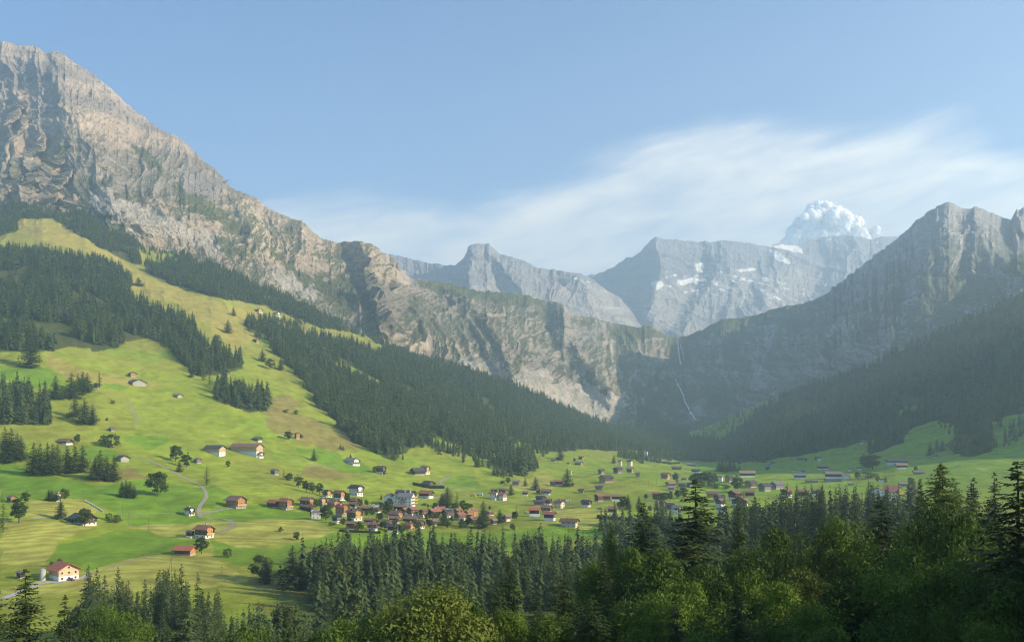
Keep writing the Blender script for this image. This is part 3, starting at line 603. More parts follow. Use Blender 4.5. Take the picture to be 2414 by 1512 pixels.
# --- single trees and small clusters: column, top row, bottom row in 4096-wide pixels; kind; label; relative width
SINGLES = [
 (242,1989,2074,'s','lone dark spruce on the striped field left of the brown-roofed farm'), (12,1971,2128,'l','tall pale larch cut by the left edge of the view'), (76,2001,2089,'b','airy green tree beside the lane at the far left'),
 (339,2038,2104,'b','leafy tree in front of the long brown-roofed farm'), (630,1895,1983,'b','big round dark broadleaf tree alone on the bright green slope',1.15),
 (703,1786,1845,'b','tall round tree, upper one of the pair above the gravel track'), (745,1814,1868,'b','round tree, right-hand one of the pair above the gravel track'), (718,1838,1886,'s','small dark spruce under the two round trees by the gravel track'),
 (827,1856,1941,'l','thin brownish larch beside the gravel track bend',1.3), (912,1841,1868,'b','small round bush-like tree alone below the long timber barn'), (309,1738,1774,'b','round tree beside the low brown hut on the upper left meadow'),
 (445,1735,1786,'u','large low bush clump under the stony cut on the left meadow',1.6), (806,2153,2213,'b','thin tree behind the small red-roofed house'), (463,2056,2089,'u','dark bushes right of the long brown-roofed farm',1.2), (435,2050,2078,'u','small bushes beside the path end above the long farm'),
 (240,2232,2262,'b','dark tree behind the big red-roofed farmhouse'), (206,2244,2266,'b','small dark tree left behind the big red-roofed farmhouse'),
 (195,1956,2001,'s','slim spruce, left one beside the hidden cottage'), (207,1958,2003,'s','slim spruce, middle one beside the hidden cottage'), (260,1956,1995,'b','dark round tree right of the hidden cottage'), (103,1965,2010,'b','dark round tree above the lane on the left meadow'), (228,1975,2005,'b','reddish-dark small tree in the cottage garden'),
 (488,1925,1985,'s','spruce, leftmost of the four in the clump on the green slope'), (504,1920,1988,'s','spruce, second of the four in the clump on the green slope'), (520,1925,1990,'s','spruce, third of the four in the clump on the green slope'), (536,1938,1990,'s','spruce, rightmost of the four in the clump on the green slope'),
 (1256,1794,1842,'s','lone spruce between the long timber barn and the white farmhouse'), (1135,1871,1913,'l','pale pine beside the small grey hay barn'), (1195,1903,1948,'b','dark tree at the upper end of the hedge row above the village'),
 (1225,1925,1966,'b','leafy tree in the hedge row above the village'), (1250,1932,1972,'b','middle tree of the hedge row above the village'), (1278,1935,1976,'b','dark tree at the lower end of the hedge row above the village'), (1162,1890,1920,'u','scrub on the bank under the pale pine',1.3),
 (1362,1773,1794,'s','tiny spruce, left of two on the brown hillside'), (1372,1778,1799,'s','tiny spruce, right of two on the brown hillside'), (1154,1723,1757,'b','round dark tree left of the small brick-coloured hut',1.3), (1205,1735,1753,'u','small bush right of the small brick-coloured hut'),
 (1146,1635,1651,'u','low dark bush, left of two on the open hillside',1.3), (1186,1638,1657,'u','low dark bush, right of two on the open hillside'), (1049,1398,1445,'s','dark spruce, leftmost of four along the steep meadow edge',1.2), (1080,1437,1477,'b','dark round tree, second of four along the steep meadow edge'),
 (1098,1429,1469,'l','yellowish larch, third of four along the steep meadow edge'), (1122,1434,1479,'s','dark spruce, rightmost of four along the steep meadow edge',1.2), (934,1228,1263,'s','lone spruce high on the steep golden meadow',1.1), (912,1279,1332,'s','lone taller spruce below the other on the steep golden meadow',1.1),
 (554,1109,1144,'s','broad short spruce beside the edge of the big left wood',1.5), (122,1323,1469,'s','very tall narrow spruce standing in front of the big left wood'), (766,1474,1508,'s','small spruce under the lower tip of the big left wood'), (814,1453,1524,'l','thin light tree, left of two below the tip of the left wood'), (839,1474,1543,'l','thin light tree, right of two below the tip of the left wood'),
 (397,1479,1553,'l','open-crowned tree on the knoll left of the upper farmhouse',1.4), (222,1508,1596,'s','wide dark spruce nearest the left wood edge below the green field',1.3), (286,1495,1593,'s','dark spruce, left of the trio on the knoll',1.2), (331,1490,1572,'s','dark spruce, middle of the trio on the knoll',1.2), (349,1493,1567,'s','dark spruce, right of the trio on the knoll',1.2), (312,1498,1580,'s','dark spruce standing behind the trio on the knoll',1.1),
 (299,1593,1667,'s','dark spruce, left of three below the knoll',1.2), (339,1596,1694,'s','large dark spruce, middle of three below the knoll',1.3), (370,1620,1696,'s','dark spruce, right of three below the knoll',1.2), (449,1598,1614,'u','small round bush below the knoll'), (429,1670,1682,'u','tiny bush beside the stony bank on the left meadow'),
 (20,1715,1845,'s','large spruce, first of the four clustered at the left edge',1.2), (45,1718,1848,'s','large spruce, second of the four clustered at the left edge',1.2), (70,1735,1840,'s','spruce, third of the four clustered at the left edge',1.1), (85,1745,1830,'s','spruce, rightmost of the four clustered at the left edge'),
 (135,1775,1895,'s','spruce, first in the row of five above the dark hollow'), (160,1780,1900,'s','spruce, second in the row of five above the dark hollow'), (190,1775,1897,'s','spruce, third in the row of five above the dark hollow'), (212,1778,1898,'s','spruce, fourth in the row of five above the dark hollow'), (230,1780,1890,'s','spruce, last in the row of five above the dark hollow'),
 (268,1785,1888,'s','spruce, left of the three beside the small square green field'), (300,1783,1890,'s','spruce, middle of the three beside the small square green field'), (330,1785,1888,'s','spruce, right of the three beside the small square green field'),
 (400,1805,1920,'s','broad spruce below the little stone hut',1.2), (428,1825,1922,'s','spruce standing forward of the others below the little stone hut'), (456,1826,1925,'s','narrow spruce, rightmost below the little stone hut'), (380,1830,1910,'s','spruce, leftmost below the little stone hut'),
 (1389,1974,2010,'b','dark green tree between the two orange chalets'), (1303,2024,2081,'b','pale leafy tree right of the small white house',1.1), (1467,1999,2024,'b','round dark tree in the gardens below the hotel'), (1438,2002,2022,'u','dark shrubs beside the village gardens'), (1790,1950,2029,'s','large spruce, left of the two clumped behind the village roofs',1.5), (1768,1975,2027,'s','dark spruce at the left of the clump behind the village roofs',1.3), (1828,1958,2029,'l','pale open larch right of the spruce clump behind the village roofs'),
 (1778,2042,2099,'s','round-shouldered dark spruce in front of the white-based chalets',1.4), (1933,2006,2110,'s','very tall ragged spruce at the right end of the village',1.1), (1999,2037,2090,'s','dense dark spruce beside the last village barn',1.4), (1555,1997,2045,'b','narrow dark tree in front of the hotel'), (1712,2017,2030,'b','little dark tree peeping over the village roofs'), (1654,1963,1992,'b','green tree between the hotel and the red-roofed house'),
 (1885,2014,2032,'b','small round tree behind the eastern village roofs'), (1525,1974,1996,'s','little spruce left of the hotel'), (2065,2020,2078,'l','airy pine on the open green right of the village',1.1), (2142,1906,1957,'s','airy spruce, tallest on the meadow above the row of barns',1.1), (2101,1910,1942,'s','small dark spruce right of the weathered barn'), (2044,1932,1978,'s','dark ivy-like spruce right of the cream house',1.1), (2269,1874,1944,'s','ragged tall tree beside the long low farm',1.2),
 (2032,1907,1934,'b','thin tree beside the tiny dark shed'), (2291,1930,1945,'b','small bush-like tree right of the ragged tree'), (2241,1791,1838,'s','dark broad spruce alone above the far hamlet',1.3), (2455,1819,1853,'s','dark spruce in the upper hamlet'), (2297,1832,1848,'b','tiny tree by the upper barn'),
 (2583,1975,1997,'b','round tree left of the orange-roofed hut'), (2556,1984,2037,'s','spruce standing by the stream left of the pale track'), (2512,1979,2037,'s','pointed spruce beside the stream below the long farm'), (2496,1988,2034,'b','leafy tree beside the stream below the long farm',1.2), (2480,2005,2036,'b','small leafy tree by the stream bank'),
 (2620,1975,2003,'b','round tree, first of four below the orange-roofed hut'), (2642,1972,2002,'b','round tree, second of four below the orange-roofed hut'), (2660,1970,2004,'b','round tree, third of four below the orange-roofed hut'), (2680,1966,2002,'b','taller tree, last of four below the orange-roofed hut'), (2626,1995,2040,'s','spruce left of the small orange house'), (2600,2020,2045,'b','bushy tree in front of the small orange house'),
 (2712,1956,1992,'b','tree behind the big foreground spruce, left side'), (2735,1945,1990,'b','taller tree behind the big foreground spruce'), (2950,1905,1960,'b','large round tree left of the broad farm roofs',1.2),
 (2770,1900,1935,'b','leafy tree, first in the grove of the middle hamlet'), (2790,1893,1937,'b','leafy tree, second in the grove of the middle hamlet'), (2812,1890,1938,'b','leafy tree, third in the grove of the middle hamlet'), (2835,1892,1940,'b','leafy tree, fourth in the grove of the middle hamlet'), (2858,1895,1938,'b','leafy tree, last in the grove of the middle hamlet'), (2700,1893,1925,'b','grey-green tree among the middle hamlet roofs'), (2708,1910,1935,'s','dark conifer among the middle hamlet roofs'),
 (2800,1915,1945,'u','low scrub in front of the middle grove',1.4), (2845,1920,1945,'u','low scrub right of the middle grove',1.4), (2900,1935,1955,'u','hedge scrub along the far lane',1.6), (2870,1930,1952,'u','hedge scrub left along the far lane',1.4),
 (2876,1842,1885,'s','dark spruce, first of the shaded clump on the valley floor'), (2890,1838,1886,'s','dark spruce, second of the shaded clump on the valley floor'), (2905,1840,1884,'s','dark spruce, third of the shaded clump on the valley floor'), (2920,1838,1882,'s','dark spruce, fourth of the shaded clump on the valley floor'), (2936,1842,1880,'s','dark spruce, fifth of the shaded clump on the valley floor'), (2903,1868,1892,'b','pale round tree in front of the shaded clump'), (2957,1858,1880,'s','small spruce right of the shaded clump'),
 (3460,1820,1870,'b','large round tree, left of the dark group on the shaded meadow',1.3), (3490,1822,1875,'b','large round tree, right of the dark group on the shaded meadow',1.3), (3430,1888,1916,'b','pale green round tree on the shaded meadow'), (3470,1885,1912,'u','long dark thicket on the shaded meadow',2.2), (3510,1905,1925,'b','dark round tree beside the shaded cottage'), (3543,1903,1927,'s','slim conifer beside the shaded cottage'), (3645,1910,1940,'b','dark round tree beside the shaded shed'), (3663,1865,1885,'b','small tree above the shaded long barn'),
 (3720,1770,1822,'s','spruce, left of three on the high shaded meadow'), (3748,1755,1805,'s','spruce, middle of three on the high shaded meadow'), (3770,1757,1803,'s','spruce, right of three on the high shaded meadow'), (3556,1740,1767,'s','lone spruce on the shaded slope under the wood'), (3488,1760,1792,'s','spruce, left of two under the shaded wood'), (3505,1752,1783,'s','spruce, right of two under the shaded wood'), (3263,1820,1840,'s','small conifer in the shaded hamlet'), (3225,1830,1843,'u','dark bushes in the shaded hamlet'), (3085,1843,1856,'u','dark bushes beside the shaded barn',1.6), (3070,1865,1880,'b','dark round tree by the shaded hut',1.4),
 (1050,2225,2320,'b','rough tree standing on the sunny bank left of the ravine'), (1170,2190,2352,'s','tall spruce alone on the sunny bank left of the ravine',1.2), (1130,2270,2350,'b','rough round tree leaning against the tall spruce on the bank'), (1065,2240,2330,'s','thin spruce beside the rough tree on the bank'),
 (912,2008+182,2226,'u','small tree at the edge of the green hollow'), (1185,2128,2158,'b','tiny tree on the mown striped field'), (1125,2105,2125,'u','tiny bush on the mown striped field'),
 (1696,1975,1990,'s','small spruce behind the hedged chalet'), (1730,1925,1937,'s','tip of a conifer behind the hedged chalet'), (1500,1865,1890,'b','tree left of the small brown chalet'), (1540,1880,1898,'u','bush right of the small brown chalet'), (1402,1812,1832,'s','conifer behind the white farmhouse'),
 (1560,2015,2060,'u','garden shrubs in the middle of the village',1.2), (1515,2050,2078,'u','garden shrubs behind the front row of chalets'), (1448,2095,2118,'b','round green tree between the front chalets'), (1430,2098,2120,'u','bushes between the front chalets'), (1372,2070,2100,'b','bushy tree by the dark-roofed chalet'), (1400,2068,2095,'b','bushy tree under the yellow chalet'), (1605,2095,2135,'b','dark tree beside the low white house'), (1325,2085,2102,'u','yellowish shrubs below the pale tree',1.5), (1527,2088,2112,'b','dark tree between two brown roofs'),
 (1700,2010,2022,'u','shrubs on the slope behind the village roofs',2), (1465,2040,2062,'b','dark tree right of the yellow chalet'), (1488,2030,2060,'b','dark garden tree above the front chalets'), (1445,1988,2016,'s','slim spruce above the village gardens'),
]
for q in SINGLES:
    x, yt, yb, k, lab = q[:5]; wf = q[5] if len(q) > 5 else 1.0
    p = hit(x / K, yb / K)
    if p is None: continue
    h = (yb - yt) / K * p.y / FD
    if k == 's': add_spruce(p, h * 1.05, 1.95 * wf, lab, None)
    elif k == 'l': put_tree('larch', p, h, 1.1 * wf, lab)
    elif k == 'b': put_tree('broad_mid', p, h * 1.1, 1.35 * wf, lab)
    else: put_tree('bush', p, h, .8 * wf, lab)
# --- woods on the slopes and in the ravine
def cells(mask):
    A = P[:-1, :-1]; Bc = P[:-1, 1:]; Cc = P[1:, :-1]
    ar = np.linalg.norm(np.cross(Bc - A, Cc - A), axis=-1) * mask[:-1, :-1]
    return ar
def scatter(mask, spacing, g):
    ar = cells(mask); tot = ar.sum(); n = int(tot / spacing ** 2)
    if n < 1: return np.zeros((0, 3))
    c = np.cumsum(ar.ravel()); idx = np.searchsorted(c, g.random(n) * c[-1]); r, q = np.unravel_index(np.clip(idx, 0, ar.size - 1), ar.shape)
    a = g.random((n, 1)); b_ = g.random((n, 1))
    return P[r, q] * (1 - a) * (1 - b_) + P[r, q + 1] * a * (1 - b_) + P[r + 1, q] * (1 - a) * b_ + P[r + 1, q + 1] * a * b_
g = np.random.default_rng(5)
SLOPE = []
fmv = FM & (GIX > -60) & (GIX < 2480) & (np.arange(GY.shape[0])[:, None] < NS)
pts_ = scatter(fmv, 8.6, g)
keep = fbm(pts_[:, 0] / 70, pts_[:, 1] / 70, o=4) > -.29
for p in pts_[keep]:
    h = 27 * g.uniform(.42, 1.25) * (1 - .25 * (p[2] > 380))
    SLOPE.append((*p, h, g.uniform(.85, 1.35)))
# scattered trees along the edges and on the cliffs behind
edge = np.zeros_like(FM); ix_, iy_ = GIX, GIY
for poly, sp_ in [([(290,560),(440,590),(460,640),(350,610)], 17), ([(600,740),(720,765),(720,800),(640,800)], 14), ([(1000,1040),(1180,1075),(1240,1120),(1180,1130),(1080,1085),(985,1055)], 17), ([(900,1060),(960,1060),(960,1085),(930,1090)], 16),
                  ([(1195,1020),(1300,1065),(1280,1075),(1190,1035)], 12), ([(1460,1065),(1560,1085),(1520,1095),(1450,1075)], 16), ([(2200,1000),(2414,960),(2414,1050),(2300,1070)], 18), ([(1640,1020),(1780,965),(1790,985),(1660,1050)], 26), ([(500,905),(640,935),(640,975),(540,955)], 12), ([(1400,1240),(1560,1225),(1640,1250),(1560,1300),(1420,1300)], 10)]:
    m = inpoly(ix_, iy_, poly) & (np.arange(GY.shape[0])[:, None] < NS) & ~FM
    for p in scatter(m, sp_, g): SLOPE.append((*p, g.uniform(9, 21), g.uniform(.9, 1.3)))
# ravine belts in plan: x range (view columns at that distance), distance range, spacing, height, name
BELT = [((712, 1500), (425, 560), 8.6, (14, 29), 'tall dark spruce in the conifer belt filling the ravine below the village', 'ravine spruces below the village', lambda x, Y: (x > 740 or Y > 440) and Y < 470 + 90 * min(1, max(0, (x - 715) / 170.)) and not (1385 < x < 1440 and Y > 520)),
        ((1690, 2300), (430, 530), 8.5, (24, 33), 'tall hazy spruce in the belt behind the sunlit broadleaf crowns on the right', 'spruce belt on the right', lambda x, Y: x < 2170 or Y < 470),
        ((200, 525), (300, 356), 6.6, (19, 29), 'spruce in the dark wood along the bottom left of the view', 'bottom left wood spruces', lambda x, Y: True),
        ((520, 800), (250, 345), 7.5, (13, 20), 'slender spruce in the low wood at the bottom, left of the big round crown', 'low wood spruces', lambda x, Y: True),
        ((740, 1560), (300, 430), 9, (14, 24), 'spruce on the near slope of the ravine, in front of the conifer belt', 'near ravine slope spruces', lambda x, Y: x > 900 or Y > 335 + (900 - x) * .3),
        ((1500, 2420), (170, 420), 11, (12, 20), 'spruce on the dark slope between the broadleaf crowns and the hazy belt on the right', 'right slope spruces', lambda x, Y: True),
        ((1460, 1720), (450, 640), 11, (12, 22), 'hazy spruce in the scrubby wood by the stream, left of the big foreground spruce', 'stream wood spruces', lambda x, Y: Y < 540 or x > 1600)]
for (xa, xb), (ya, yb), sp_, (ha, hb), lab, grp, ok in BELT:
    n = int((xb - xa) / FD * (ya + yb) / 2 * (yb - ya) / sp_ ** 2)
    for i in range(n):
        x = g.uniform(xa, xb); Y = math.sqrt(g.uniform(ya ** 2, yb ** 2))
        if not ok(x, Y): continue
        X = (x - CX) / FD * Y; z = ground_z(X, Y)
        add_spruce((X, Y, z), g.uniform(ha, hb), g.uniform(.85, 1.1), lab, grp)
        if abs((x * 7) % 9) < .55 and Y < 560:
            X += g.uniform(-6, 6); Y -= g.uniform(2, 9); put_tree('broad_mid', (X, Y, ground_z(X, Y)), g.uniform(9, 17), 1.2, 'round broadleaf tree mixed into ' + {'ravine spruces below the village': 'the conifer belt in the ravine', 'spruce belt on the right': 'the hazy conifer belt on the right', 'bottom left wood spruces': 'the bottom left wood', 'low wood spruces': 'the low wood at the bottom', 'near ravine slope spruces': 'the near side of the ravine', 'right slope spruces': 'the dark slope on the right', 'stream wood spruces': 'the stream wood'}[grp], 'broadleaf trees among the ' + grp)
for i in range(34):      # broadleaf edge of the ravine wood and the bottom left wood
    a = i % 3
    if a == 0: x = g.uniform(715, 830); Y = g.uniform(455, 500); lab = 'dark bushy broadleaf tree at the left end of the ravine belt'; grp = 'bushy trees at the left end of the ravine'
    elif a == 1: x = g.uniform(175, 300); Y = g.uniform(300, 350); lab = 'bushy broadleaf tree at the left end of the bottom wood'; grp = 'bushy trees of the bottom wood'
    else: x = g.uniform(1440, 1640); Y = g.uniform(540, 640); lab = 'grey-green hazy tree in the scrub by the stream'; grp = 'hazy scrub trees by the stream'
    X = (x - CX) / FD * Y; put_tree('broad_mid', (X, Y, ground_z(X, Y)), g.uniform(12, 20), 1.3, lab, grp)
gardens = 0
while gardens < 46:      # garden trees between the houses
    x = g.uniform(1210, 2060); y = g.uniform(2005, 2118)
    if y < 2005 + max(0, (x - 1700)) * .12 or (x < 1330 and y > 2050): continue
    p = hit(x / K, y / K); put_tree('broad_mid', p, g.uniform(3.5, 8.5), 1.35, 'small green garden tree between the village chalets', 'garden trees among the village chalets'); gardens += 1
# --- foreground trees: column, top row (2414-wide), width, distance, kind, label
FORE = [
 (1640,1132,200,120,'spruce_near','tallest foreground spruce, standing against the far hamlet roofs'), (1516,1186,120,125,'spruce_near','foreground spruce left of the tallest one, over the striped knoll'), (1742,1196,90,130,'spruce_near','smaller foreground spruce right of the tallest one'),
 (2078,1172,175,110,'spruce_near','foreground spruce with a lit side in front of the white hotel building'), (2400,1090,230,70,'spruce_near','huge dark spruce cut by the right edge of the view'), (2330,1180,110,85,'spruce_near','dark spruce just left of the huge one at the right edge'),
 (2222,1096,170,135,'larch_near','bright yellow-green larch rising above the right-hand crowns'), (2295,1128,90,150,'spruce_near','grey spruce right of the bright larch'), (2345,1115,80,150,'spruce_near','tall thin spruce between the larch and the right edge'), (2170,1130,60,160,'spruce_near','dark narrow conifer left of the bright larch'),
 (60,1342,150,115,'spruce_near','large foreground spruce in the bottom left corner'), (153,1404,95,120,'spruce_near','smaller foreground spruce right of the large one in the bottom left'), (-8,1385,90,110,'spruce_near','dark spruce cut by the left edge in the bottom corner'), (680,1432,95,110,'spruce_near','dark drooping spruce at the bottom, left of the big round crown'),
 (1200,1320,75,110,'spruce_near','slender spruce rising behind the big round crown at the bottom'), (1330,1345,110,95,'spruce_near','sunlit yellow-green spruce at the bottom centre'), (1395,1400,110,85,'spruce_near','lower sunlit spruce at the bottom centre'), (1265,1395,90,90,'spruce_near','ragged spruce right of the big round crown'), (1440,1230,60,125,'larch_near','thin bare-stemmed tree left of the foreground spruces'),
 (1590,1405,90,62,'spruce_near','young pale spruce at the bottom, under the dark crowns'), (1738,1378,130,60,'spruce_near','young spruce with upswept branches at the bottom right of centre'), (1425,1300,80,110,'spruce_near','dark spruce at the left edge of the right-hand crowns'), (1170,1360,70,100,'spruce_near','dark spruce close behind the big round crown'),
 (1010,1384,260,78,'yellow_near','big round crown with yellowing tips at the bottom centre'), (905,1430,150,84,'yellow_near','crown joined to the left of the big round one'), (1110,1420,150,84,'broad_near','crown joined to the right of the big round one'), (800,1462,140,95,'broad_near','low green crown at the bottom, left of the big round one'), (560,1478,90,100,'broad_near','light green small crown at the bottom left of centre'), (610,1490,90,105,'broad_near','small crown at the very bottom beside the light green one'),
 (735,1490,100,95,'broad_near','small dark crown at the very bottom'), (300,1440,110,170,'broad_near','grey-green crown standing low in the bottom left wood'), (235,1425,100,190,'broad_near','round crown at the left end of the bottom wood'),
 (1490,1292,140,112,'broad_near','dark crown below the left foreground spruce'), (1560,1300,150,100,'broad_near','dark crown between the two foreground spruces'), (1660,1330,160,92,'broad_near','dark crown under the tallest foreground spruce'), (1765,1290,130,105,'broad_near','dark crown right of the small foreground spruce'),
 (1830,1246,110,112,'broad_near','sunlit crown at the left of the golden row'), (1890,1262,140,105,'yellow_near','golden sunlit crown in the middle of the row'), (1950,1268,110,103,'yellow_near','second golden crown in the row'), (1990,1222,110,104,'broad_near','bright green crown left of the lit foreground spruce'), (2145,1240,120,100,'broad_near','olive crown right of the lit foreground spruce'),
 (2215,1192,140,95,'broad_near','bright green crown right under the larch'), (2275,1215,140,88,'broad_near','dark green crown right of the larch'), (2345,1240,130,80,'broad_near','dark crown under the right edge spruces'), (1900,1340,130,86,'yellow_near','lit yellow-green crown low under the golden row'), (1840,1372,150,80,'broad_near','green crown low under the golden row'),
 (1990,1380,190,72,'broad_near','broad dark crown in the lower right'), (2110,1350,190,72,'broad_near','dark crown left of the gap where a wall shows'), (2230,1330,200,66,'broad_near','spreading dark crown near the lower right corner'), (2350,1360,200,58,'broad_near','very dark crown in the lower right corner'), (1700,1420,190,72,'broad_near','dark crown behind the young spruces'),
 (1560,1400,160,80,'broad_near','dark low crown left of the young pale spruce'), (1830,1460,190,62,'broad_near','dark crown at the bottom edge, right of the young spruce'), (1960,1480,190,58,'broad_near','dark crown on the bottom edge in the right half'), (2090,1470,190,56,'broad_near','dark crown on the bottom edge under the gap'), (1480,1420,150,88,'broad_near','dark crown over the slope behind the sunlit spruces'), (1650,1490,150,56,'broad_near','low dark crown on the bottom edge'),
 (1400,1330,110,112,'broad_near','dark crown behind the sunlit spruces'), (1500,1350,140,100,'broad_near','second dark crown below the left foreground spruce'), (1615,1370,140,86,'broad_near','dark crown directly below the tallest spruce'), (1770,1345,130,92,'broad_near','dark crown filling the slope under the golden row'), (2050,1290,130,95,'broad_near','shaded crown below the lit foreground spruce'), (2150,1290,150,88,'broad_near','shaded crown below the larch'), (2300,1290,160,76,'broad_near','shaded crown below the right edge spruces'),
 (1920,1420,150,68,'broad_near','shaded crown under the yellow-green one'), (1290,1450,130,84,'broad_near','dark low crown between the sunlit spruces at the bottom'), (1200,1440,110,84,'broad_near','shaded crown right beside the big round one'), (2200,1440,170,56,'broad_near','dark open crown with bare branches in the lower right'), (2330,1470,170,50,'broad_near','black shaded crown in the bottom right corner')]
for x, yt, wpx, Y, kind, lab in FORE:
    X = (x - CX) / FD * Y; z = ground_z(X, Y); top = (HOR - yt) / FD * Y; h = max(top - z, 5)
    fam = kind.split('_')[0]; r0 = {'spruce': 4.9, 'larch': 5.4, 'broad': 5.0, 'yellow': 5.2}[fam]
    wide = (wpx / 2 * Y / FD) / (r0 * h / BASEH[fam]) * (1.25 if fam in ('broad', 'yellow') else 2.0)
    put_tree(kind, (X, Y, z), h, min(max(wide, .7), 2.7), lab)
for x, Y, h in [(2600,62,22),(2850,70,22),(2780,50,20),(2560,48,18)]:   # added out of view past the right edge to shade the crowns
    X = (x - CX) / FD * Y; put_tree('spruce_near', (X, Y, ground_z(X, Y)), h, 1.1, 'spruce added unseen just beyond the right edge to shade the crowns', 'added shade spruces beyond the right edge')
gg_ = random.Random(8)
for i in range(22):  # unseen broadleaf trees added to keep sun off the lower foreground crowns
    x = gg_.uniform(2950, 4000); Y = gg_.uniform(32, 115); X = (x - CX) / FD * Y
    put_tree('broad_near', (X, Y, ground_z(X, Y)), gg_.uniform(17, 25), 1.2, 'tall broadleaf tree added unseen on the rise beyond the right edge for shade', 'added shade trees on the rise beyond the right edge')
# --- the 300 largest spruces become single trees, all others one forest
ALL = SPR + [(h * FD / y, Vector((x, y, z)), h, w_, None, None) for x, y, z, h, w_ in SLOPE]
named = [a for a in ALL if a[4] and not a[5]]; rest = sorted([a for a in ALL if not (a[4] and not a[5])], key=lambda a: -a[0])
quota = 298 - len(named) - sum(1 for q in FORE if q[4] == 'spruce_near')
for a in named: put_tree('spruce_mid', a[1], a[2], a[3], a[4])
for a in rest[:quota]:
    put_tree('spruce_mid', a[1], a[2], a[3], a[4] or 'spruce at the near edge of the slope woods on the left', a[5] or 'spruces at the near edge of the slope woods')
left = rest[quota:]
def forest(name, items, kinds):
    lib = bpy.data.collections.new(name + '_kinds')
    for i, (cr, tr) in enumerate(kinds):
        o = bpy.data.objects.new('%02d_conifer_kind' % i, cr); lib.objects.link(o)
    n = len(items); me = bpy.data.meshes.new(name); me.vertices.add(n)
    me.vertices.foreach_set('co', np.array([tuple(a[1]) for a in items], np.float32).reshape(-1))
    sc_ = np.array([(a[2] / 25 * a[3], a[2] / 25 * a[3], a[2] / 25) for a in items], np.float32)
    at = me.attributes.new('tsize', 'FLOAT_VECTOR', 'POINT'); at.data.foreach_set('vector', sc_.reshape(-1))
    rt = np.zeros((n, 3), np.float32); rt[:, 2] = RNG.random(n) * 6.28
    at = me.attributes.new('tturn', 'FLOAT_VECTOR', 'POINT'); at.data.foreach_set('vector', rt.reshape(-1))
    at = me.attributes.new('tkind', 'INT', 'POINT'); at.data.foreach_set('value', RNG.choice(len(kinds), n, p=np.array(KW) / sum(KW)).astype(np.int32))
    o = bpy.data.objects.new(name, me); COL.objects.link(o)
    ng = bpy.data.node_groups.new(name, 'GeometryNodeTree')
    ng.interface.new_socket('Geometry', in_out='INPUT', socket_type='NodeSocketGeometry'); ng.interface.new_socket('Geometry', in_out='OUTPUT', socket_type='NodeSocketGeometry')
    gi = ng.nodes.new('NodeGroupInput'); go = ng.nodes.new('NodeGroupOutput')
    m2p = ng.nodes.new('GeometryNodeMeshToPoints'); iop = ng.nodes.new('GeometryNodeInstanceOnPoints'); ci = ng.nodes.new('GeometryNodeCollectionInfo')
    ci.inputs['Collection'].default_value = lib; ci.inputs['Separate Children'].default_value = True; ci.inputs['Reset Children'].default_value = True
    def attr(nm, ty):
        a_ = ng.nodes.new('GeometryNodeInputNamedAttribute'); a_.data_type = ty; a_.inputs['Name'].default_value = nm
        return [s for s in a_.outputs if s.enabled and s.name == 'Attribute'][0]
    ng.links.new(gi.outputs[0], m2p.inputs['Mesh']); ng.links.new(m2p.outputs[0], iop.inputs['Points']); ng.links.new(ci.outputs[0], iop.inputs['Instance'])
    iop.inputs['Pick Instance'].default_value = True
    ng.links.new(attr('tkind', 'INT'), iop.inputs['Instance Index']); ng.links.new(attr('tturn', 'FLOAT_VECTOR'), iop.inputs['Rotation']); ng.links.new(attr('tsize', 'FLOAT_VECTOR'), iop.inputs['Scale'])
    ng.links.new(iop.outputs[0], go.inputs[0])
    md = o.modifiers.new('trees', 'NODES'); md.node_group = ng
    return o
big = [a for a in left if a[0] > 60]; small = [a for a in left if a[0] <= 60]
KW = [20, 20, 20, 20, 8, 2.2, 2.2, 1.6, 1.6]
fo = forest('conifer_forest', left, PROTO['spruce_far'] + PROTO['spruce_mid'][:1] + PROTO['larch_far'] + PROTO['broad_far'])
tag(fo, 'dense dark conifer woods covering the slopes on both sides of the valley', 'forest', kind='stuff')
print('SPRUCES', len(ALL), 'single', len(named) + max(quota, 0), 'left', len(left), 'biggest left', left[0][0])
# =============================== HOUSES =======================================================================
WOOD = {'dark': simple_mat('wood_dark', (.085, .06, .045), .3, 1.2, objvar=.2, bands=(2.5, 'Z', .25)), 'brown': simple_mat('wood_brown', (.16, .095, .055), .3, 1.2, objvar=.2, bands=(2.5, 'Z', .25)),
        'orange': simple_mat('wood_orange', (.42, .21, .085), .25, 1.0, objvar=.2, bands=(2.5, 'Z', .18)), 'yellow': simple_mat('wood_yellow', (.58, .36, .14), .22, 1.0, objvar=.15, bands=(2.5, 'Z', .15)),
        'pale': simple_mat('wood_pale', (.60, .44, .27), .22, 1.0, objvar=.1, bands=(2.5, 'Z', .15)), 'grey': simple_mat('wood_grey', (.20, .17, .145), .3, 1.2, objvar=.2, bands=(2.5, 'Z', .25)), 'red': simple_mat('wood_red', (.24, .085, .05), .25, 1.2, objvar=.15, bands=(2.5, 'Z', .2)),
        'white': simple_mat('plaster_white', (.74, .72, .68), .08, .8, objvar=.08), 'cream': simple_mat('plaster_cream', (.68, .60, .45), .1, .8, objvar=.1), 'stone': simple_mat('stone_wall', (.40, .36, .31), .3, 2.5, objvar=.1), 'mauve': simple_mat('plaster_mauve', (.40, .35, .36), .08, .8)}
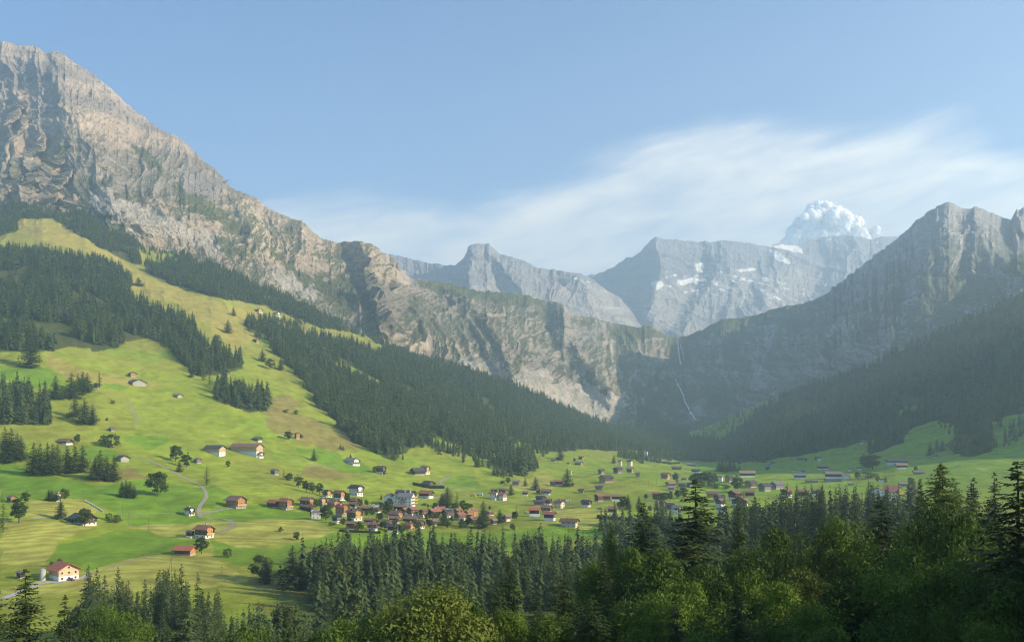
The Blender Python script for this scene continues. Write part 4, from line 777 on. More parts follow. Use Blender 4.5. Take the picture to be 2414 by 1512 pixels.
ROOF = {'brown': simple_mat('roof_brown', (.23, .145, .105), .3, 1.5, objvar=.22, bands=(1.6, 'X', .25)), 'red': simple_mat('roof_red', (.40, .145, .085), .25, 1.5, objvar=.18, bands=(1.6, 'X', .2)), 'rose': simple_mat('roof_rose', (.30, .14, .10), .25, 1.5, objvar=.15, bands=(1.6, 'X', .2)),
        'grey': simple_mat('roof_grey', (.21, .20, .20), .25, 1.5, objvar=.2, bands=(1.6, 'X', .2)), 'slate': simple_mat('roof_slate', (.075, .08, .09), .3, 1.5, objvar=.2, bands=(1.6, 'X', .2)), 'tan': simple_mat('roof_tan', (.33, .22, .14), .25, 1.5, objvar=.1, bands=(1.6, 'X', .2))}
GLASS = simple_mat('window_glass', (.03, .035, .045), .1, 1, rough=.15, spec=.5); TRIM = simple_mat('white_trim', (.72, .70, .66), .06, 2); METAL = simple_mat('metal', (.35, .36, .37), .15, 2, rough=.45, spec=.5)
CONC = simple_mat('concrete', (.42, .40, .37), .2, .8); GRAVEL = simple_mat('gravel', (.30, .27, .20), .25, .6); SOLAR = simple_mat('solar_panel', (.02, .03, .07), .1, 1, rough=.1, spec=.6)
def window(parent, x, y, z, w, h, ax, sgn):
    """a pane in a frame, proud of a wall across axis ax ('x' or 'y') on side sgn"""
    f = MB(); p = MB(); t = .07 * sgn; q = .11 * sgn; b_ = .1
    def bx(m, u0, u1, z0, z1, d0, d1):
        d0, d1 = min(d0, d1), max(d0, d1)
        if ax == 'x': m.box(x + d0, x + d1, y + u0, y + u1, z0, z1)
        else: m.box(x + u0, x + u1, y + d0, y + d1, z0, z1)
    bx(f, -w/2, -w/2 + b_, z, z + h, 0, q); bx(f, w/2 - b_, w/2, z, z + h, 0, q); bx(f, -w/2 + b_, w/2 - b_, z, z + b_, 0, q); bx(f, -w/2 + b_, w/2 - b_, z + h - b_, z + h, 0, q)
    bx(p, -w/2 + b_, w/2 - b_, z + b_, z + h - b_, 0, t)
    wn = p.build('window', GLASS, parent); f.build('frame', TRIM, wn); return wn
def chalet(p, L, W, H, rise, rot, wall, base, roof, label, name='chalet', cat='chalet', hb=.35, gable=None, wins=2, balcony=True, chim=True, over=1.1, group=None, solar=False, dormer=False, hip=False):
    """ridge along local x; p = ground point under the middle"""
    r = tag(empty(name, p, rot), label, cat, group)
    hbz = H * hb; a, b_ = L / 2, W / 2
    m = MB(); m.box(-a, a, -b_, b_, -4.0, hbz); m.build('ground_floor', WOOD[base], r)
    # upper walls under the roof: pentagon prism
    e = .06; m = MB(); m.prism([(-b_ - e, hbz), (b_ + e, hbz), (b_ + e, H), (0, H + rise), (-b_ - e, H)], 'x', -a - e, a + e); m.build('wall', WOOD[wall], r)
    if gable:
        m = MB()
        for sx in (1,):
            x0, x1 = (a + e, a + e + .05) if math.cos(0) and rot <= 0 else (-a - e - .05, -a - e)
            m.prism([(-b_ + .1, hbz + .05), (b_ - .1, hbz + .05), (b_ - .1, H - .1), (0, H + rise - .25), (-b_ + .1, H - .1)], 'x', x0, x1)
        m.build('gable_wall', WOOD[gable], r)
    m = MB(); th = .28; sl = rise / b_; oy = over; zt = H + rise + .1
    if hip:
        i = min(b_, a * .5)
        m.add([(-a-oy, -b_-oy, H-.1), (a+oy, -b_-oy, H-.1), (a+oy, b_+oy, H-.1), (-a-oy, b_+oy, H-.1), (-a+i, 0, zt), (a-i, 0, zt)], [(0,1,5,4), (1,2,5), (2,3,4,5), (3,0,4), (3,2,1,0)])
    else:
        for s in (-1, 1):
            y1 = s * (b_ + oy); z1 = zt - sl * (b_ + oy)
            m.prism([(0, zt), (y1, z1), (y1, z1 + th), (0, zt + th)], 'x', -a - over * 1.1, a + over * 1.1)
    rf = m.build('roof', ROOF[roof], r)
    if chim:
        m = MB(); cx_ = L * random.uniform(-.25, .25); cy_ = W * .12; zc = zt - sl * W * .12; m.box(cx_ - .4, cx_ + .4, cy_ - .35, cy_ + .35, zc - .3, zt + 1.0); m.box(cx_ - .5, cx_ + .5, cy_ - .45, cy_ + .45, zt + 1.0, zt + 1.15); m.build('chimney', CONC, rf)
    if solar:
        m = MB(); y0, y1 = -b_ * .9, -b_ * .15
        m.prism([(y0, zt + sl * y0 + th + .03), (y1, zt + sl * y1 + th + .03), (y1, zt + sl * y1 + th + .12), (y0, zt + sl * y0 + th + .12)], 'x', -a * .7, a * .7); m.build('solar_panel', SOLAR, rf)
    if dormer:
        m = MB(); m.prism([(-1.3, zt - sl * b_ * .8 + .2), (1.3, zt - sl * b_ * .8 + .2), (1.3, zt - sl * b_ * .3), (0, zt - sl * b_ * .3 + .8), (-1.3, zt - sl * b_ * .3)], 'y', -b_ * .82, -.3); m.build('dormer', WOOD[wall], r)
    gs = 1 if rot <= 0 else -1; gx = gs * (a + e + (.05 if gable else 0))
    if wins:
        nw = max(2, min(4, int(W / 2.6)))
        for i in range(nw):
            yy = (i - (nw - 1) / 2) * W / nw
            if H > 4: window(r, gx, yy, hbz + (H - hbz) * .30, 1.1, 1.25, 'x', gs)
            window(r, gs * a, yy, hbz * .25, 1.1, min(1.2, hbz * .55), 'x', gs) if hbz > 1.6 else None
        if rise > 1.8: window(r, gx, 0, H + rise * .12, 1.2, 1.1, 'x', gs)
        ns = max(2, min(5, int(L / 3.2)))
        if wins > 1:
            for i in range(ns):
                xx = (i - (ns - 1) / 2) * L / ns
                window(r, xx, -b_ - e, hbz + (H - hbz) * .35, 1.0, 1.0, 'y', -1) if H > 4 else None
                if hbz > 1.6: window(r, xx, -b_, hbz * .3, 1.0, min(1.1, hbz * .5), 'y', -1)
    if balcony:
        m = MB(); x0 = gx; x1 = gx + gs * 1.1; xa, xb = min(x0, x1), max(x0, x1); z0 = hbz + .05
        m.box(xa, xb, -b_ * .92, b_ * .92, z0, z0 + .15)
        xo = x1 - gs * .06; m.box(min(xo, x1), max(xo, x1), -b_ * .92, b_ * .92, z0 + .15, z0 + 1.0); m.build('balcony', WOOD['yellow' if gable in ('orange', 'yellow') else 'brown'], r)
        for s in (-1, 1): m = MB(); m.box(xa + .02, xb - .02, s * b_ * .9 - .08, s * b_ * .9 + .08, z0 + .15, H + .2); m.build('balcony_post', WOOD['brown'], r)
    return r
STY = {   # wall, base, gable, plinth share, windows, balcony, chimney
 'C': ('brown', 'white', 'orange', .38, 2, True, True), 'CY': ('brown', 'white', 'yellow', .38, 2, True, True), 'CB': ('brown', 'white', None, .40, 2, True, True), 'CO': ('orange', 'stone', 'orange', .30, 2, True, True),
 'B': ('dark', 'stone', None, .22, 0, False, False), 'BW': ('dark', 'white', None, .42, 1, False, False), 'BG': ('grey', 'stone', None, .25, 0, False, False), 'BO': ('brown', 'stone', 'orange', .25, 1, False, False), 'W': ('white', 'white', None, .4, 2, True, True), 'WO': ('white', 'white', 'orange', .5, 2, False, True),
 'K': ('cream', 'cream', None, .4, 2, False, True), 'R': ('red', 'white', None, .45, 2, True, True), 'LB': ('pale', 'white', 'pale', .42, 1, False, False), 'S': ('stone', 'stone', None, .4, 1, False, False)}
# x0, y top, x1, y bottom in 4096-wide pixels; turn of the ridge; width/length; style; roof; label
HOUSES = [
 (182,2253,330,2322,-40,.95,'LB','red','biggest farmhouse, salmon-red roof and pale timber front, in the lower left'), (64,2283,103,2313,-30,.9,'B','grey','small dark shed left of the biggest red-roofed farmhouse'),
 (693,2184,788,2221,-12,.62,'BO','red','low red-roofed cottage below the larger brown-roofed house'), (772,2101,863,2152,-28,.8,'C','rose','rose-brown roofed house on the mown rise with a low annex'), (742,2122,781,2150,-28,.8,'BW','slate','low dark annex left of the rose-brown roofed house'),
 (896,1983,993,2032,-33,.85,'CO','brown','big orange timber house beside the winding lane'), (733,2029,784,2062,-38,.8,'W','slate','little white house alone left of the winding lane'), (263,2055,400,2100,-35,.6,'CB','slate','long farm half hidden by a tree, dark roof and white base'),
 (24,1981,70,2010,-35,.8,'BO','grey','timber house at the far left above the striped field'), (209,1972,251,2004,-40,.9,'W','brown','hidden white cottage among dark trees on the left'), (221,1754,297,1777,-25,.55,'BW','brown','low brown hut with a long roof on the upper left meadow'), (430,1707,463,1725,-35,.8,'BG','grey','small grey barn above the scrub clump'),
 (457,1820,524,1847,-40,.9,'S','slate','stone and timber hut right of the dark spruces'), (769,1831,812,1852,-40,.8,'BG','grey','little grey barn tucked behind the two round trees'),
 (814,1779,906,1819,-18,.6,'LB','slate','left half of the long barn, grey roof and white base'), (916,1772,1059,1818,-20,.36,'LB','brown','very long timber cow barn with orange boards'), (995,1806,1059,1828,-20,.6,'W','brown','white low annex in front of the long cow barn'),
 (1006,1746,1053,1765,-30,.7,'BW','grey','grey and white hut above the long cow barn'), (1175,1728,1203,1756,-50,1.1,'BO','brown','small brick-coloured hut on the brown hillside'), (508,1486,550,1509,-45,1.0,'BO','slate','upper dark-roofed hut above the pale farmhouse'), (497,1515,590,1543,-42,.9,'S','slate','pale farmhouse on the bright green shelf'),
 (685,1574,735,1590,-30,.8,'S','grey','lone white-walled hut on the open slope'), (886,1489,918,1501,-10,.5,'BG','grey','tiny hut under the tip of the left wood'), (373,1530,402,1552,-20,.7,'BG','grey','hut behind the open-crowned tree on the knoll'),
 (1009,1353,1040,1370,-30,.8,'BO','brown','tiny red-brown hut on the steep meadow'), (1013,1232,1053,1249,-35,.8,'CY','brown','alpine hut, upper left of the three on the high pasture'), (1086,1247,1125,1263,-35,.7,'W','slate','alpine hut, middle of the three on the high pasture'), (1183,1276,1213,1287,-15,.6,'BG','brown','alpine hut, right of the three at the wood edge'),
 (1454,1508,1487,1524,-30,.8,'K','grey','hut on the bright wedge of meadow inside the woods'), (1008,1579,1048,1598,-40,.9,'W','brown','pale hut between the trees of the small hillside wood'), (1371,1830,1445,1859,-35,.8,'W','grey','white farmhouse with grey roof on the green slope'),
 (1078,1875,1120,1898,-38,.8,'BG','grey','small weathered hay barn beside a pale pine'), (1388,1939,1460,1981,-35,.75,'W','slate','tall white block of flats with stacked balconies above the village'), (1285,1959,1333,1987,-45,1.0,'CY','slate','glowing orange chalet at the top left of the village'), (1327,1961,1388,2000,-38,.8,'C','brown','orange chalet with white base left of the dark tree'),
 (1061,1998,1128,2030,-35,.8,'B','red','low red-roofed wing of the leftmost village farm'), (1105,1992,1181,2038,-38,.75,'CO','red','leftmost village farmhouse with a red roof and orange front'), (1192,1988,1266,2026,-33,.75,'C','brown','brown-roofed chalet with a red-orange front, second from the left in the village'), (1268,1990,1311,2025,-50,1.2,'CY','grey','narrow yellow chalet behind the pale leafy tree'), (1303,1998,1372,2031,-45,1.0,'CO','brown','broad orange chalet in the upper row'),
 (1207,2018,1264,2044,-25,.6,'B','brown','long dark barn in front of the second chalet'), (1241,2038,1287,2074,8,.8,'W','grey','small square white house with a grey hipped roof'), (1334,2014,1404,2064,-40,.8,'CO','red','tall chalet with a red roof and dormer in the village'), (1378,2034,1458,2082,-42,.85,'CY','brown','large yellow-fronted chalet with dormer in the village'),
 (1393,1991,1446,2013,-40,.9,'CB','brown','brown chalet behind the dark tree, upper of two'), (1393,2007,1441,2027,-35,.8,'B','brown','brown barn behind the dark tree, lower of two'), (1325,2062,1367,2092,-35,.8,'BW','slate','black-roofed hut with white base below the pale tree'), (1382,2084,1424,2117,-3,.7,'B','brown','dark two-tier barn at the left of the front row'), (1453,2072,1499,2094,-18,.6,'R','brown','red-walled shed with a brown roof'),
 (1466,2088,1514,2122,-15,.75,'R','brown','brown-roofed house with white garage, front row'), (1517,2078,1581,2107,-38,.7,'CB','brown','wide brown-roofed chalet, third in the front row'), (1437,2023,1492,2046,-12,.5,'B','brown','long brown roof among the gardens'), (1490,2029,1530,2051,-38,.8,'BW','brown','garden house with a brown roof left of the hotel tree'),
 (1548,2042,1623,2074,-40,.8,'CO','brown','big brown-roofed chalet below the hotel'), (1549,2064,1602,2091,-15,.55,'B','brown','low brown wing in front of the big chalet below the hotel'), (1501,1862,1548,1896,-30,.8,'CB','slate','small brown chalet between trees on the upper slope'), (1636,1871,1706,1899,35,.75,'B','slate','dark barn with a stone side beside the upper farm'), (1678,1862,1724,1896,-40,.8,'CY','brown','upper farm chalet behind the dark barn'),
 (1682,1923,1746,1946,-45,.8,'CB','slate','low chalet enclosed by a dark hedge'), (1669,1961,1741,1991,-32,.65,'BW','red','red-roofed farm with white base above the hotel lane'), (1962,1953,1992,1967,-15,.6,'B','brown','small barn, left of two behind the white double house'), (1991,1952,2034,1970,-30,.6,'B','brown','longer barn, right of two behind the white double house'),
 (1953,1965,1999,1998,-35,.8,'W','brown','left half of the white double house east of the village'), (1983,1969,2033,2001,-38,.85,'WO','brown','right half of the white double house east of the village'), (1571,2017,1627,2043,-12,.5,'B','brown','long dark house right under the hotel'), (1600,2030,1642,2056,48,.9,'BW','brown','white-based chalet gable left of the first row house'),
 (1625,2027,1680,2064,45,.85,'CB','rose','first wide-gabled house of the middle row'), (1675,2035,1718,2068,45,.85,'CB','brown','second wide-gabled white-based house of the middle row'), (1703,2033,1769,2070,45,.8,'CB','rose','third wide-gabled white-based house of the middle row'), (1732,2026,1787,2052,42,.7,'CB','rose','rose-roofed house behind the middle row'),
 (1764,2038,1819,2074,42,.8,'CB','slate','house with solar panels on the roof, middle row'), (1812,2033,1851,2053,42,.8,'B','rose','brown roof behind the eastern houses'), (1814,2049,1867,2081,45,.9,'R','rose','white-based chalet with a dark gable, eastern end of the row'), (1855,2040,1896,2068,42,.8,'CO','rose','first of the two rose-roofed houses left of the tall spruce'), (1878,2035,1917,2063,42,.8,'CO','rose','second of the two rose-roofed houses left of the tall spruce'),
 (1869,2068,1923,2092,40,.8,'B','brown','dark low barn left of the very tall village spruce'), (1947,2046,1977,2062,40,.8,'CB','brown','small house right behind the very tall village spruce'), (1942,2062,1976,2081,40,.9,'CO','brown','orange-walled hut right of the very tall village spruce'), (1958,2074,1992,2096,40,.9,'B','grey','round-shouldered dark hut in front of the dense spruce'), (2012,2058,2046,2084,35,.8,'R','grey','last village barn, red-brown with a grey roof'),
 (1604,2064,1682,2088,-18,.45,'BO','brown','long brown roof in the centre of the village'), (1648,2080,1704,2112,-35,.75,'CB','brown','brown chalet with white base, right of the front row'), (1700,2075,1753,2102,45,.7,'B','brown','dark barn with a car parked before it'), (1607,2090,1662,2119,-40,.75,'CO','brown','orange-gabled chalet at the right of the front row'), (1546,2096,1600,2131,-10,.6,'BW','slate','dark-roofed white house behind the belt tree tops'),
 (2046,1919,2081,1942,-10,.6,'BG','grey','weathered barn with a sagging grey roof on the meadow'), (2000,1922,2020,1934,-30,.9,'B','slate','tiny dark shed left of the weathered barn'), (2087,1962,2115,1982,-8,.8,'BW','brown','small hay barn alone on the green meadow right of the cream house'), (2143,1956,2163,1972,-30,1,'B','brown','small brown shed left of the long brown house'), (2160,1955,2207,1978,-20,.7,'CB','brown','brown house with chimneys on the meadow'),
 (2139,1982,2187,2007,-38,.7,'B','slate','dark-roofed barn at the back of the eastern cluster'), (2171,1992,2210,2021,-28,.8,'CB','brown','brown house behind the cream one'), (2131,1998,2183,2022,-5,.5,'BG','slate','low weathered barn at the left of the eastern cluster'), (2210,2001,2264,2031,-38,.8,'K','brown','cream house with a brown roof in the eastern cluster'), (2229,1995,2264,2010,-25,.7,'B','rose','little roof behind the cream house'),
 (2113,2028,2163,2064,-5,.8,'BW','red','faded red-roofed barn with white base'), (2159,2020,2213,2048,-28,.8,'CB','brown','brown-roofed house behind the two red-roofed barns'), (2170,2045,2229,2082,-20,.75,'BW','rose','big rose-roofed barn at the front of the eastern cluster'), (2235,2074,2322,2108,-22,.55,'K','brown','cream farmhouse partly behind the belt tree tops'),
 (2201,1834,2224,1847,-12,.7,'BW','grey','tiny barn high on the green slope beside the woods'), (2265,1846,2280,1856,-10,.7,'BG','tan','tiny pale shed on the green slope'), (2312,1823,2336,1837,-25,.7,'BO','brown','highest hut on the slope under the dark wood'), (2296,1844,2336,1859,-35,.7,'BO','grey','hut with stacked wood on the green slope'), (2276,1880,2289,1895,-30,.8,'W','brown','white-based hut behind the ragged tree'),
 (2198,1924,2225,1942,-15,.7,'BG','rose','small barn attached left of the long low farm'), (2215,1918,2258,1940,-8,.5,'BO','rose','long low farm beside the ragged tree'), (2389,1875,2422,1895,40,.9,'BG','slate','dark barn left of the tawny farm'), (2449,1867,2495,1892,40,.9,'BG','slate','large dark barn on the rise above the tawny farm'), (2502,1868,2538,1889,-32,.8,'BO','grey','brown house right of the large dark barn'), (2391,1899,2459,1929,38,.8,'BO','slate','tawny farm with a black roof'),
 (2378,1941,2412,1962,-5,.8,'BG','slate','square hay barn in the middle of the green field'), (2311,1954,2338,1972,-12,.8,'BG','slate','small hay barn left of the square one'), (2373,1975,2418,2005,38,.8,'B','rose','left wing of the long farm, dark gable'), (2404,1976,2446,2004,-5,.5,'BO','rose','middle of the long farm, red roof'), (2443,1976,2487,2004,-5,.6,'BW','brown','right wing of the long farm, white base'),
 (2320,1998,2369,2026,-35,.8,'CB','slate','black-roofed chalet with white gable on the lane'), (2426,2025,2479,2049,-20,.75,'BO','brown','small timber house on the striped knoll'), (2388,2026,2409,2038,-5,.7,'BG','tan','pale flat shed left of the knoll house'), (2540,1889,2561,1908,-10,.8,'BG','slate','dark little hut above the ditch'), (2470,1839,2491,1862,-35,.9,'K','slate','left house of the upper hamlet'), (2504,1839,2534,1862,-35,.9,'K','slate','right house of the upper hamlet'),
 (2494,1812,2512,1823,-10,.7,'BG','slate','tiny hut above the upper hamlet'), (2588,1827,2628,1845,-50,1.1,'W','grey','white-gabled house left of the far hedge'), (2573,1803,2595,1829,-30,.9,'W','grey','white-edged house under the far wood'), (2469,1780,2488,1795,-20,.8,'K','grey','hazy pale house at the corner of the dark wood'), (2651,1843,2682,1854,-20,.6,'BO','brown','low house right of the far hedge'),
 (2693,1819,2731,1837,-5,.5,'BG','slate','shaded hut at the foot of the dark wood'), (2744,1850,2787,1862,-5,.45,'BG','grey','grey long barn at the shadow edge'), (2684,1863,2728,1878,-6,.45,'BO','brown','long red-brown barn on the open valley floor'), (2763,1875,2804,1889,-18,.55,'BW','slate','dark-roofed barn right of the long red-brown one'), (2638,1889,2686,1915,-42,.9,'CO','brown','broad timber chalet left of the middle hamlet'),
 (2687,1895,2719,1911,-8,.6,'BG','grey','grey barn behind the broad timber chalet'), (2723,1906,2747,1921,-5,.7,'BO','tan','tan-roofed hut in the middle hamlet'), (2658,1925,2709,1945,35,.7,'BO','brown','low pale-gabled farm of the middle hamlet'), (2709,1928,2745,1949,-15,.6,'BG','grey','grey-roofed barn of the middle hamlet'), (2743,1927,2773,1948,-45,1,'BG','grey','small gabled house at the edge of the grove'), (2669,1942,2700,1962,-5,.8,'BG','grey','hay barn in front of the middle hamlet'),
 (2605,1966,2640,1982,-15,.7,'BG','red','hut with a bright orange-red roof among the trees'), (2635,2005,2667,2026,-48,1.1,'CO','slate','small orange-walled house by the stream'), (2659,2011,2700,2040,-25,.7,'B','slate','black-roofed barn right of the small orange house'), (2680,2022,2729,2054,-38,.9,'W','grey','white house half hidden by the foreground spruce'), (2820,1964,2879,1989,-12,.5,'CO','brown','long brown roof behind the foreground spruce'),
 (2850,1977,2905,2006,38,.7,'CB','slate','dark chalet behind the white-based one'), (2857,1993,2907,2024,42,.9,'BW','brown','white-based chalet right of the foreground spruce'), (2906,1959,2974,2001,42,.9,'BW','brown','large broad-gabled farm in the far village'), (2918,1984,3003,2024,62,1.3,'BW','brown','widest gabled house with a white door tower and white base'), (2975,1960,3022,1985,-12,.6,'B','brown','brown roof behind the widest gabled house'),
 (2864,2030,2909,2054,-30,.8,'W','slate','pale-walled house with dark roof below the far village'), (2871,1903,2895,1924,-35,.9,'W','grey','white-walled hut with a light in front, far lane'), (2896,1898,2937,1927,40,.9,'BO','slate','round-shouldered barn behind the large round tree'), (2955,1881,3023,1908,-6,.5,'BW','tan','tan-roofed barn with white posts on the valley floor'), (2973,1920,3033,1950,38,.9,'BO','slate','broad slate-roofed farm right of the large round tree'),
 (3028,1931,3090,1965,35,.8,'BG','slate','grey farm wing leaning right of the slate-roofed one'), (3077,1925,3140,1956,30,.7,'BG','grey','gabled barn at the edge of the sunlit strip'), (3119,1953,3175,1990,38,.8,'BW','rose','rose-roofed house with tall windows behind the belt'), (3183,1957,3241,1986,-12,.5,'B','brown','brown roof between two belt spruces'), (3242,1955,3284,1983,-18,.6,'CB','brown','brown roof right of the middle belt spruces'),
 (3170,1892,3229,1914,-14,.5,'BW','grey','shaded long farm left of the lane'), (3296,1884,3369,1915,-10,.5,'BW','grey','largest shaded farm on the right meadow'), (3366,1895,3401,1915,-12,.6,'W','grey','pale annex right of the largest shaded farm'), (3063,1852,3091,1862,-5,.6,'BW','grey','shaded hut with a white front beside dark bushes'), (3167,1876,3184,1884,-25,.8,'W','grey','tiny white tent-like shed in the shade'), (3203,1879,3223,1888,-8,.6,'BG','grey','tiny shaded barn above the long farm'),
 (3265,1857,3318,1878,-15,.6,'BW','tan','shaded house with an orange-tinted roof'), (3186,1828,3215,1842,-10,.5,'BG','grey','shaded low hut, left in the upper shaded hamlet'), (3267,1827,3288,1842,-35,.9,'W','slate','shaded white hut beside the small conifer'), (3390,1872,3409,1884,-15,.7,'W','grey','shaded white hut left of the large round trees'), (3426,1867,3450,1880,-15,.7,'W','slate','shaded white hut touching the large round trees'), (3221,1921,3272,1930,-8,.35,'BW','slate','low shaded sheds along the lane'), (3299,1914,3368,1926,-8,.3,'BW','slate','low dark sheds in front of the largest shaded farm'),
 (3390,1930,3416,1940,-5,.5,'BG','grey','shaded hut above the belt trees'), (2949,1846,2967,1856,-20,.7,'BG','slate','tiny hut right of the shaded clump'), (3544,1832,3631,1853,-10,.4,'BW','tan','shaded long barn, upper of two on the right'), (3582,1852,3632,1875,-12,.5,'BW','tan','shaded barn, lower of two on the right'), (3651,1881,3701,1896,-6,.4,'BG','grey','long dark barn under a small tree in the shade'), (3732,1816,3753,1829,-20,.8,'BW','grey','tiny hut high on the shaded slope'),
 (3510,1913,3539,1929,-20,.7,'W','slate','shaded cottage beside a slim conifer'), (3593,1928,3637,1945,-8,.5,'BG','grey','shaded shed at the foot of the slope'), (3530,1941,3609,1974,-28,.6,'K','rose','rose-roofed house behind the big white building'), (3625,1946,3669,1983,-25,.9,'W','rose','house with a tall white side wall at the right end'), (3438,1760,3466,1772,-10,.6,'BW','grey','shaded hut under the edge of the right wood'),
 (3165,1612+8,3192,1630+6,-15,.7,'W','grey','pale hut high inside the right wood'),
]
def place_house(q):
    x0, y0, x1, y1, rot, ar, sty, roof, lab = q[:9]
    p = hit((x0 + x1) / 2 / K, y1 / K)
    if p is None: print('NO HIT', lab); return None
    s = p.y / (FD * K); ro = math.radians(rot); w = (x1 - x0) * s; over = min(1.5, w * .09)
    w -= 2 * over * (abs(math.cos(ro)) + abs(math.sin(ro)) * .8)
    L = w / (abs(math.cos(ro)) + ar * abs(math.sin(ro))); W = L * ar; tot = (y1 - y0) * s * .97
    rise = min(W / 2 * .55, tot * .46); H = max(tot - rise, 1.6)
    wall, base, gable, hb, wins, balc, chim = STY[sty]
    px = (x1 - x0)
    if px < 30: wins = min(wins, 0 if wins < 2 else 1); balc = False; chim = False
    elif px < 42: wins = min(wins, 1)
    dep = (W * abs(math.cos(ro)) + L * abs(math.sin(ro))) / 2
    pos = Vector((p.x * (1 + dep * .8 / p.y), p.y + dep * .8, p.z))
    barn = sty in ('B', 'BW', 'BG', 'BO', 'S')
    hip = 'hipped' in lab
    return chalet(pos, L, W, H, rise, ro, wall, base, roof, lab, 'barn' if barn else 'chalet', 'barn' if barn else 'house', hb, gable, wins, balc, chim, over, None, 'solar' in lab, 'dormer' in lab, hip)
for q in HOUSES: place_house(q)
# big white hotel above the village, stepped gabled wings, and the white building behind the right belt
def hotel(x0, y0, x1, y1, rot, label, wings):
    p = hit((x0 + x1) / 2 / K, y1 / K); s = p.y / (FD * K)
    r = tag(empty('hotel', p, math.radians(rot)), label, 'hotel')
    for (cx_, cy_, L, W, H, rise, turn, wall, rf) in wings:
        sub = MB(); a, b_ = L / 2, W / 2
        if turn: sub.prism([(cx_ - b_, -4), (cx_ + b_, -4), (cx_ + b_, H), (cx_, H + rise), (cx_ - b_, H)], 'y', cy_ - a, cy_ + a)
        else: sub.prism([(cy_ - b_, -4), (cy_ + b_, -4), (cy_ + b_, H), (cy_, H + rise), (cy_ - b_, H)], 'x', cx_ - a, cx_ + a)
        wl = sub.build('wing', WOOD[wall], r); m = MB(); sl = rise / b_; zt = H + rise + .05
        for sg in (-1, 1):
            if turn: m.prism([(cx_, zt), (cx_ + sg * (b_ + .7), zt - sl * (b_ + .7)), (cx_ + sg * (b_ + .7), zt - sl * (b_ + .7) + .25), (cx_, zt + .25)], 'y', cy_ - a - .7, cy_ + a + .7)
            else: m.prism([(cy_, zt), (cy_ + sg * (b_ + .7), zt - sl * (b_ + .7)), (cy_ + sg * (b_ + .7), zt - sl * (b_ + .7) + .25), (cy_, zt + .25)], 'x', cx_ - a - .7, cx_ + a + .7)
        m.build('roof', ROOF[rf], r)
        nf = int(H / 2.9); span = W if turn else L; fy = (cy_ - a) if turn else (cy_ - b_); nn = max(2, int(span / 3.2))
        for fl in range(nf):
            for i in range(nn): window(r, cx_ + (i - (nn - 1) / 2) * span / nn, fy, .9 + fl * 2.9, 1.2, 1.3, 'y', -1)
    return r
h1 = hotel(1538, 1966, 1665, 2024, -14, 'large white hotel with stepped gables and grey roofs above the village',
 [(-10.5, 2, 9, 7.5, 8.2, 2.6, True, 'white', 'slate'), (-4.2, -1, 9, 6.5, 7.0, 2.4, True, 'white', 'grey'), (5.5, 0, 13, 10, 8.8, 3.0, False, 'white', 'grey'), (1, 5, 12, 9, 11.5, 2.4, False, 'white', 'slate'), (4.2, -4.6, 4.6, 1.0, 6.5, .3, False, 'mauve', 'grey')])
for fl in range(3):
    m = MB(); m.box(12.1, 14.6, -4.5, 4.5, 2.6 + fl * 2.7, 2.8 + fl * 2.7); m.box(14.5, 14.6, -4.5, 4.5, 2.8 + fl * 2.7, 3.7 + fl * 2.7); m.build('balcony', WOOD['yellow'], h1)
m = MB(); m.box(3, 4.2, 1.5, 3, 11, 14.2); m.box(-1, 0, 5, 6, 13, 15.2); m.box(6.5, 8, 3.5, 5, 12, 14.4); m.build('chimney', CONC, h1)
hotel(3487, 1959, 3579, 2000, -18, 'large white building with rows of small windows behind the belt on the right', [(-5, 0, 16, 12, 9, 2.8, True, 'white', 'rose'), (6, 2, 14, 12, 8.2, 2.6, False, 'cream', 'rose')])
# silo, hedge, wall, poles, cars
def at(xs, ys): return hit(xs / K, ys / K)
p = at(171, 2319); t = tag(empty('silo', p), 'grey cylindrical silo at the left end of the red-roofed farmhouse', 'silo')
m = MB(); m.tube((0, 0, -1), (0, 0, 5.2), 1.4, 1.4, 16); m.build('tank', CONC, t); m = MB(); m.tube((0, 0, 5.2), (0, 0, 5.9), 1.45, .3, 16); m.build('cap', METAL, t)
def strip(name, pts, width, mat, label, cat, lift=.12, kind='structure', step=6):
    """a road or path laid on the ground through picture points"""
    P3 = []
    for (xa, ya), (xb, yb) in zip(pts[:-1], pts[1:]):
        n = max(1, int(math.hypot(xb - xa, yb - ya) / step))
        for i in range(n):
            q = at(xa + (xb - xa) * i / n, ya + (yb - ya) * i / n)
            if q: P3.append(q)
    P3.append(at(*pts[-1])); m = MB(); vs = []; fs = []
    for i, q in enumerate(P3):
        a_ = P3[max(0, i - 2)]; b_ = P3[min(len(P3) - 1, i + 2)]; d = (b_ - a_); d.z = 0; d = d.normalized() if d.length > 0 else Vector((1, 0, 0)); s = Vector((d.y, -d.x, 0)) * width / 2
        for e in (-1, 1):
            c = q + s * e; vs.append((c.x, c.y, (ground_z(c.x, c.y) or c.z) + lift))
    m.add(vs, [(2*i, 2*i+1, 2*i+3, 2*i+2) for i in range(len(P3) - 1)])
    o = m.build(name, mat); return tag(o, label, cat, None, kind)
def z1(u, v): return (u / 1.651, 1650 + v / 1.651)
strip('road', [z1(*q) for q in [(1590,622),(1500,633),(1420,650),(1350,662),(1318,676),(1330,690),(1400,696),(1480,700),(1530,716),(1545,736),(1510,765),(1430,790)]], 3.2, GRAVEL, None, None)
strip('gravel_track', [z1(*q) for q in [(900,285),(980,310),(1060,345),(1130,380),(1200,420),(1280,455),(1330,480),(1355,515),(1365,550),(1350,575),(1322,610),(1310,650),(1318,676)]], 3.0, GRAVEL, None, None)
strip('lane', [z1(*q) for q in [(130,706),(220,700),(300,693),(380,692),(440,688),(520,678)]], 2.6, GRAVEL, None, None)
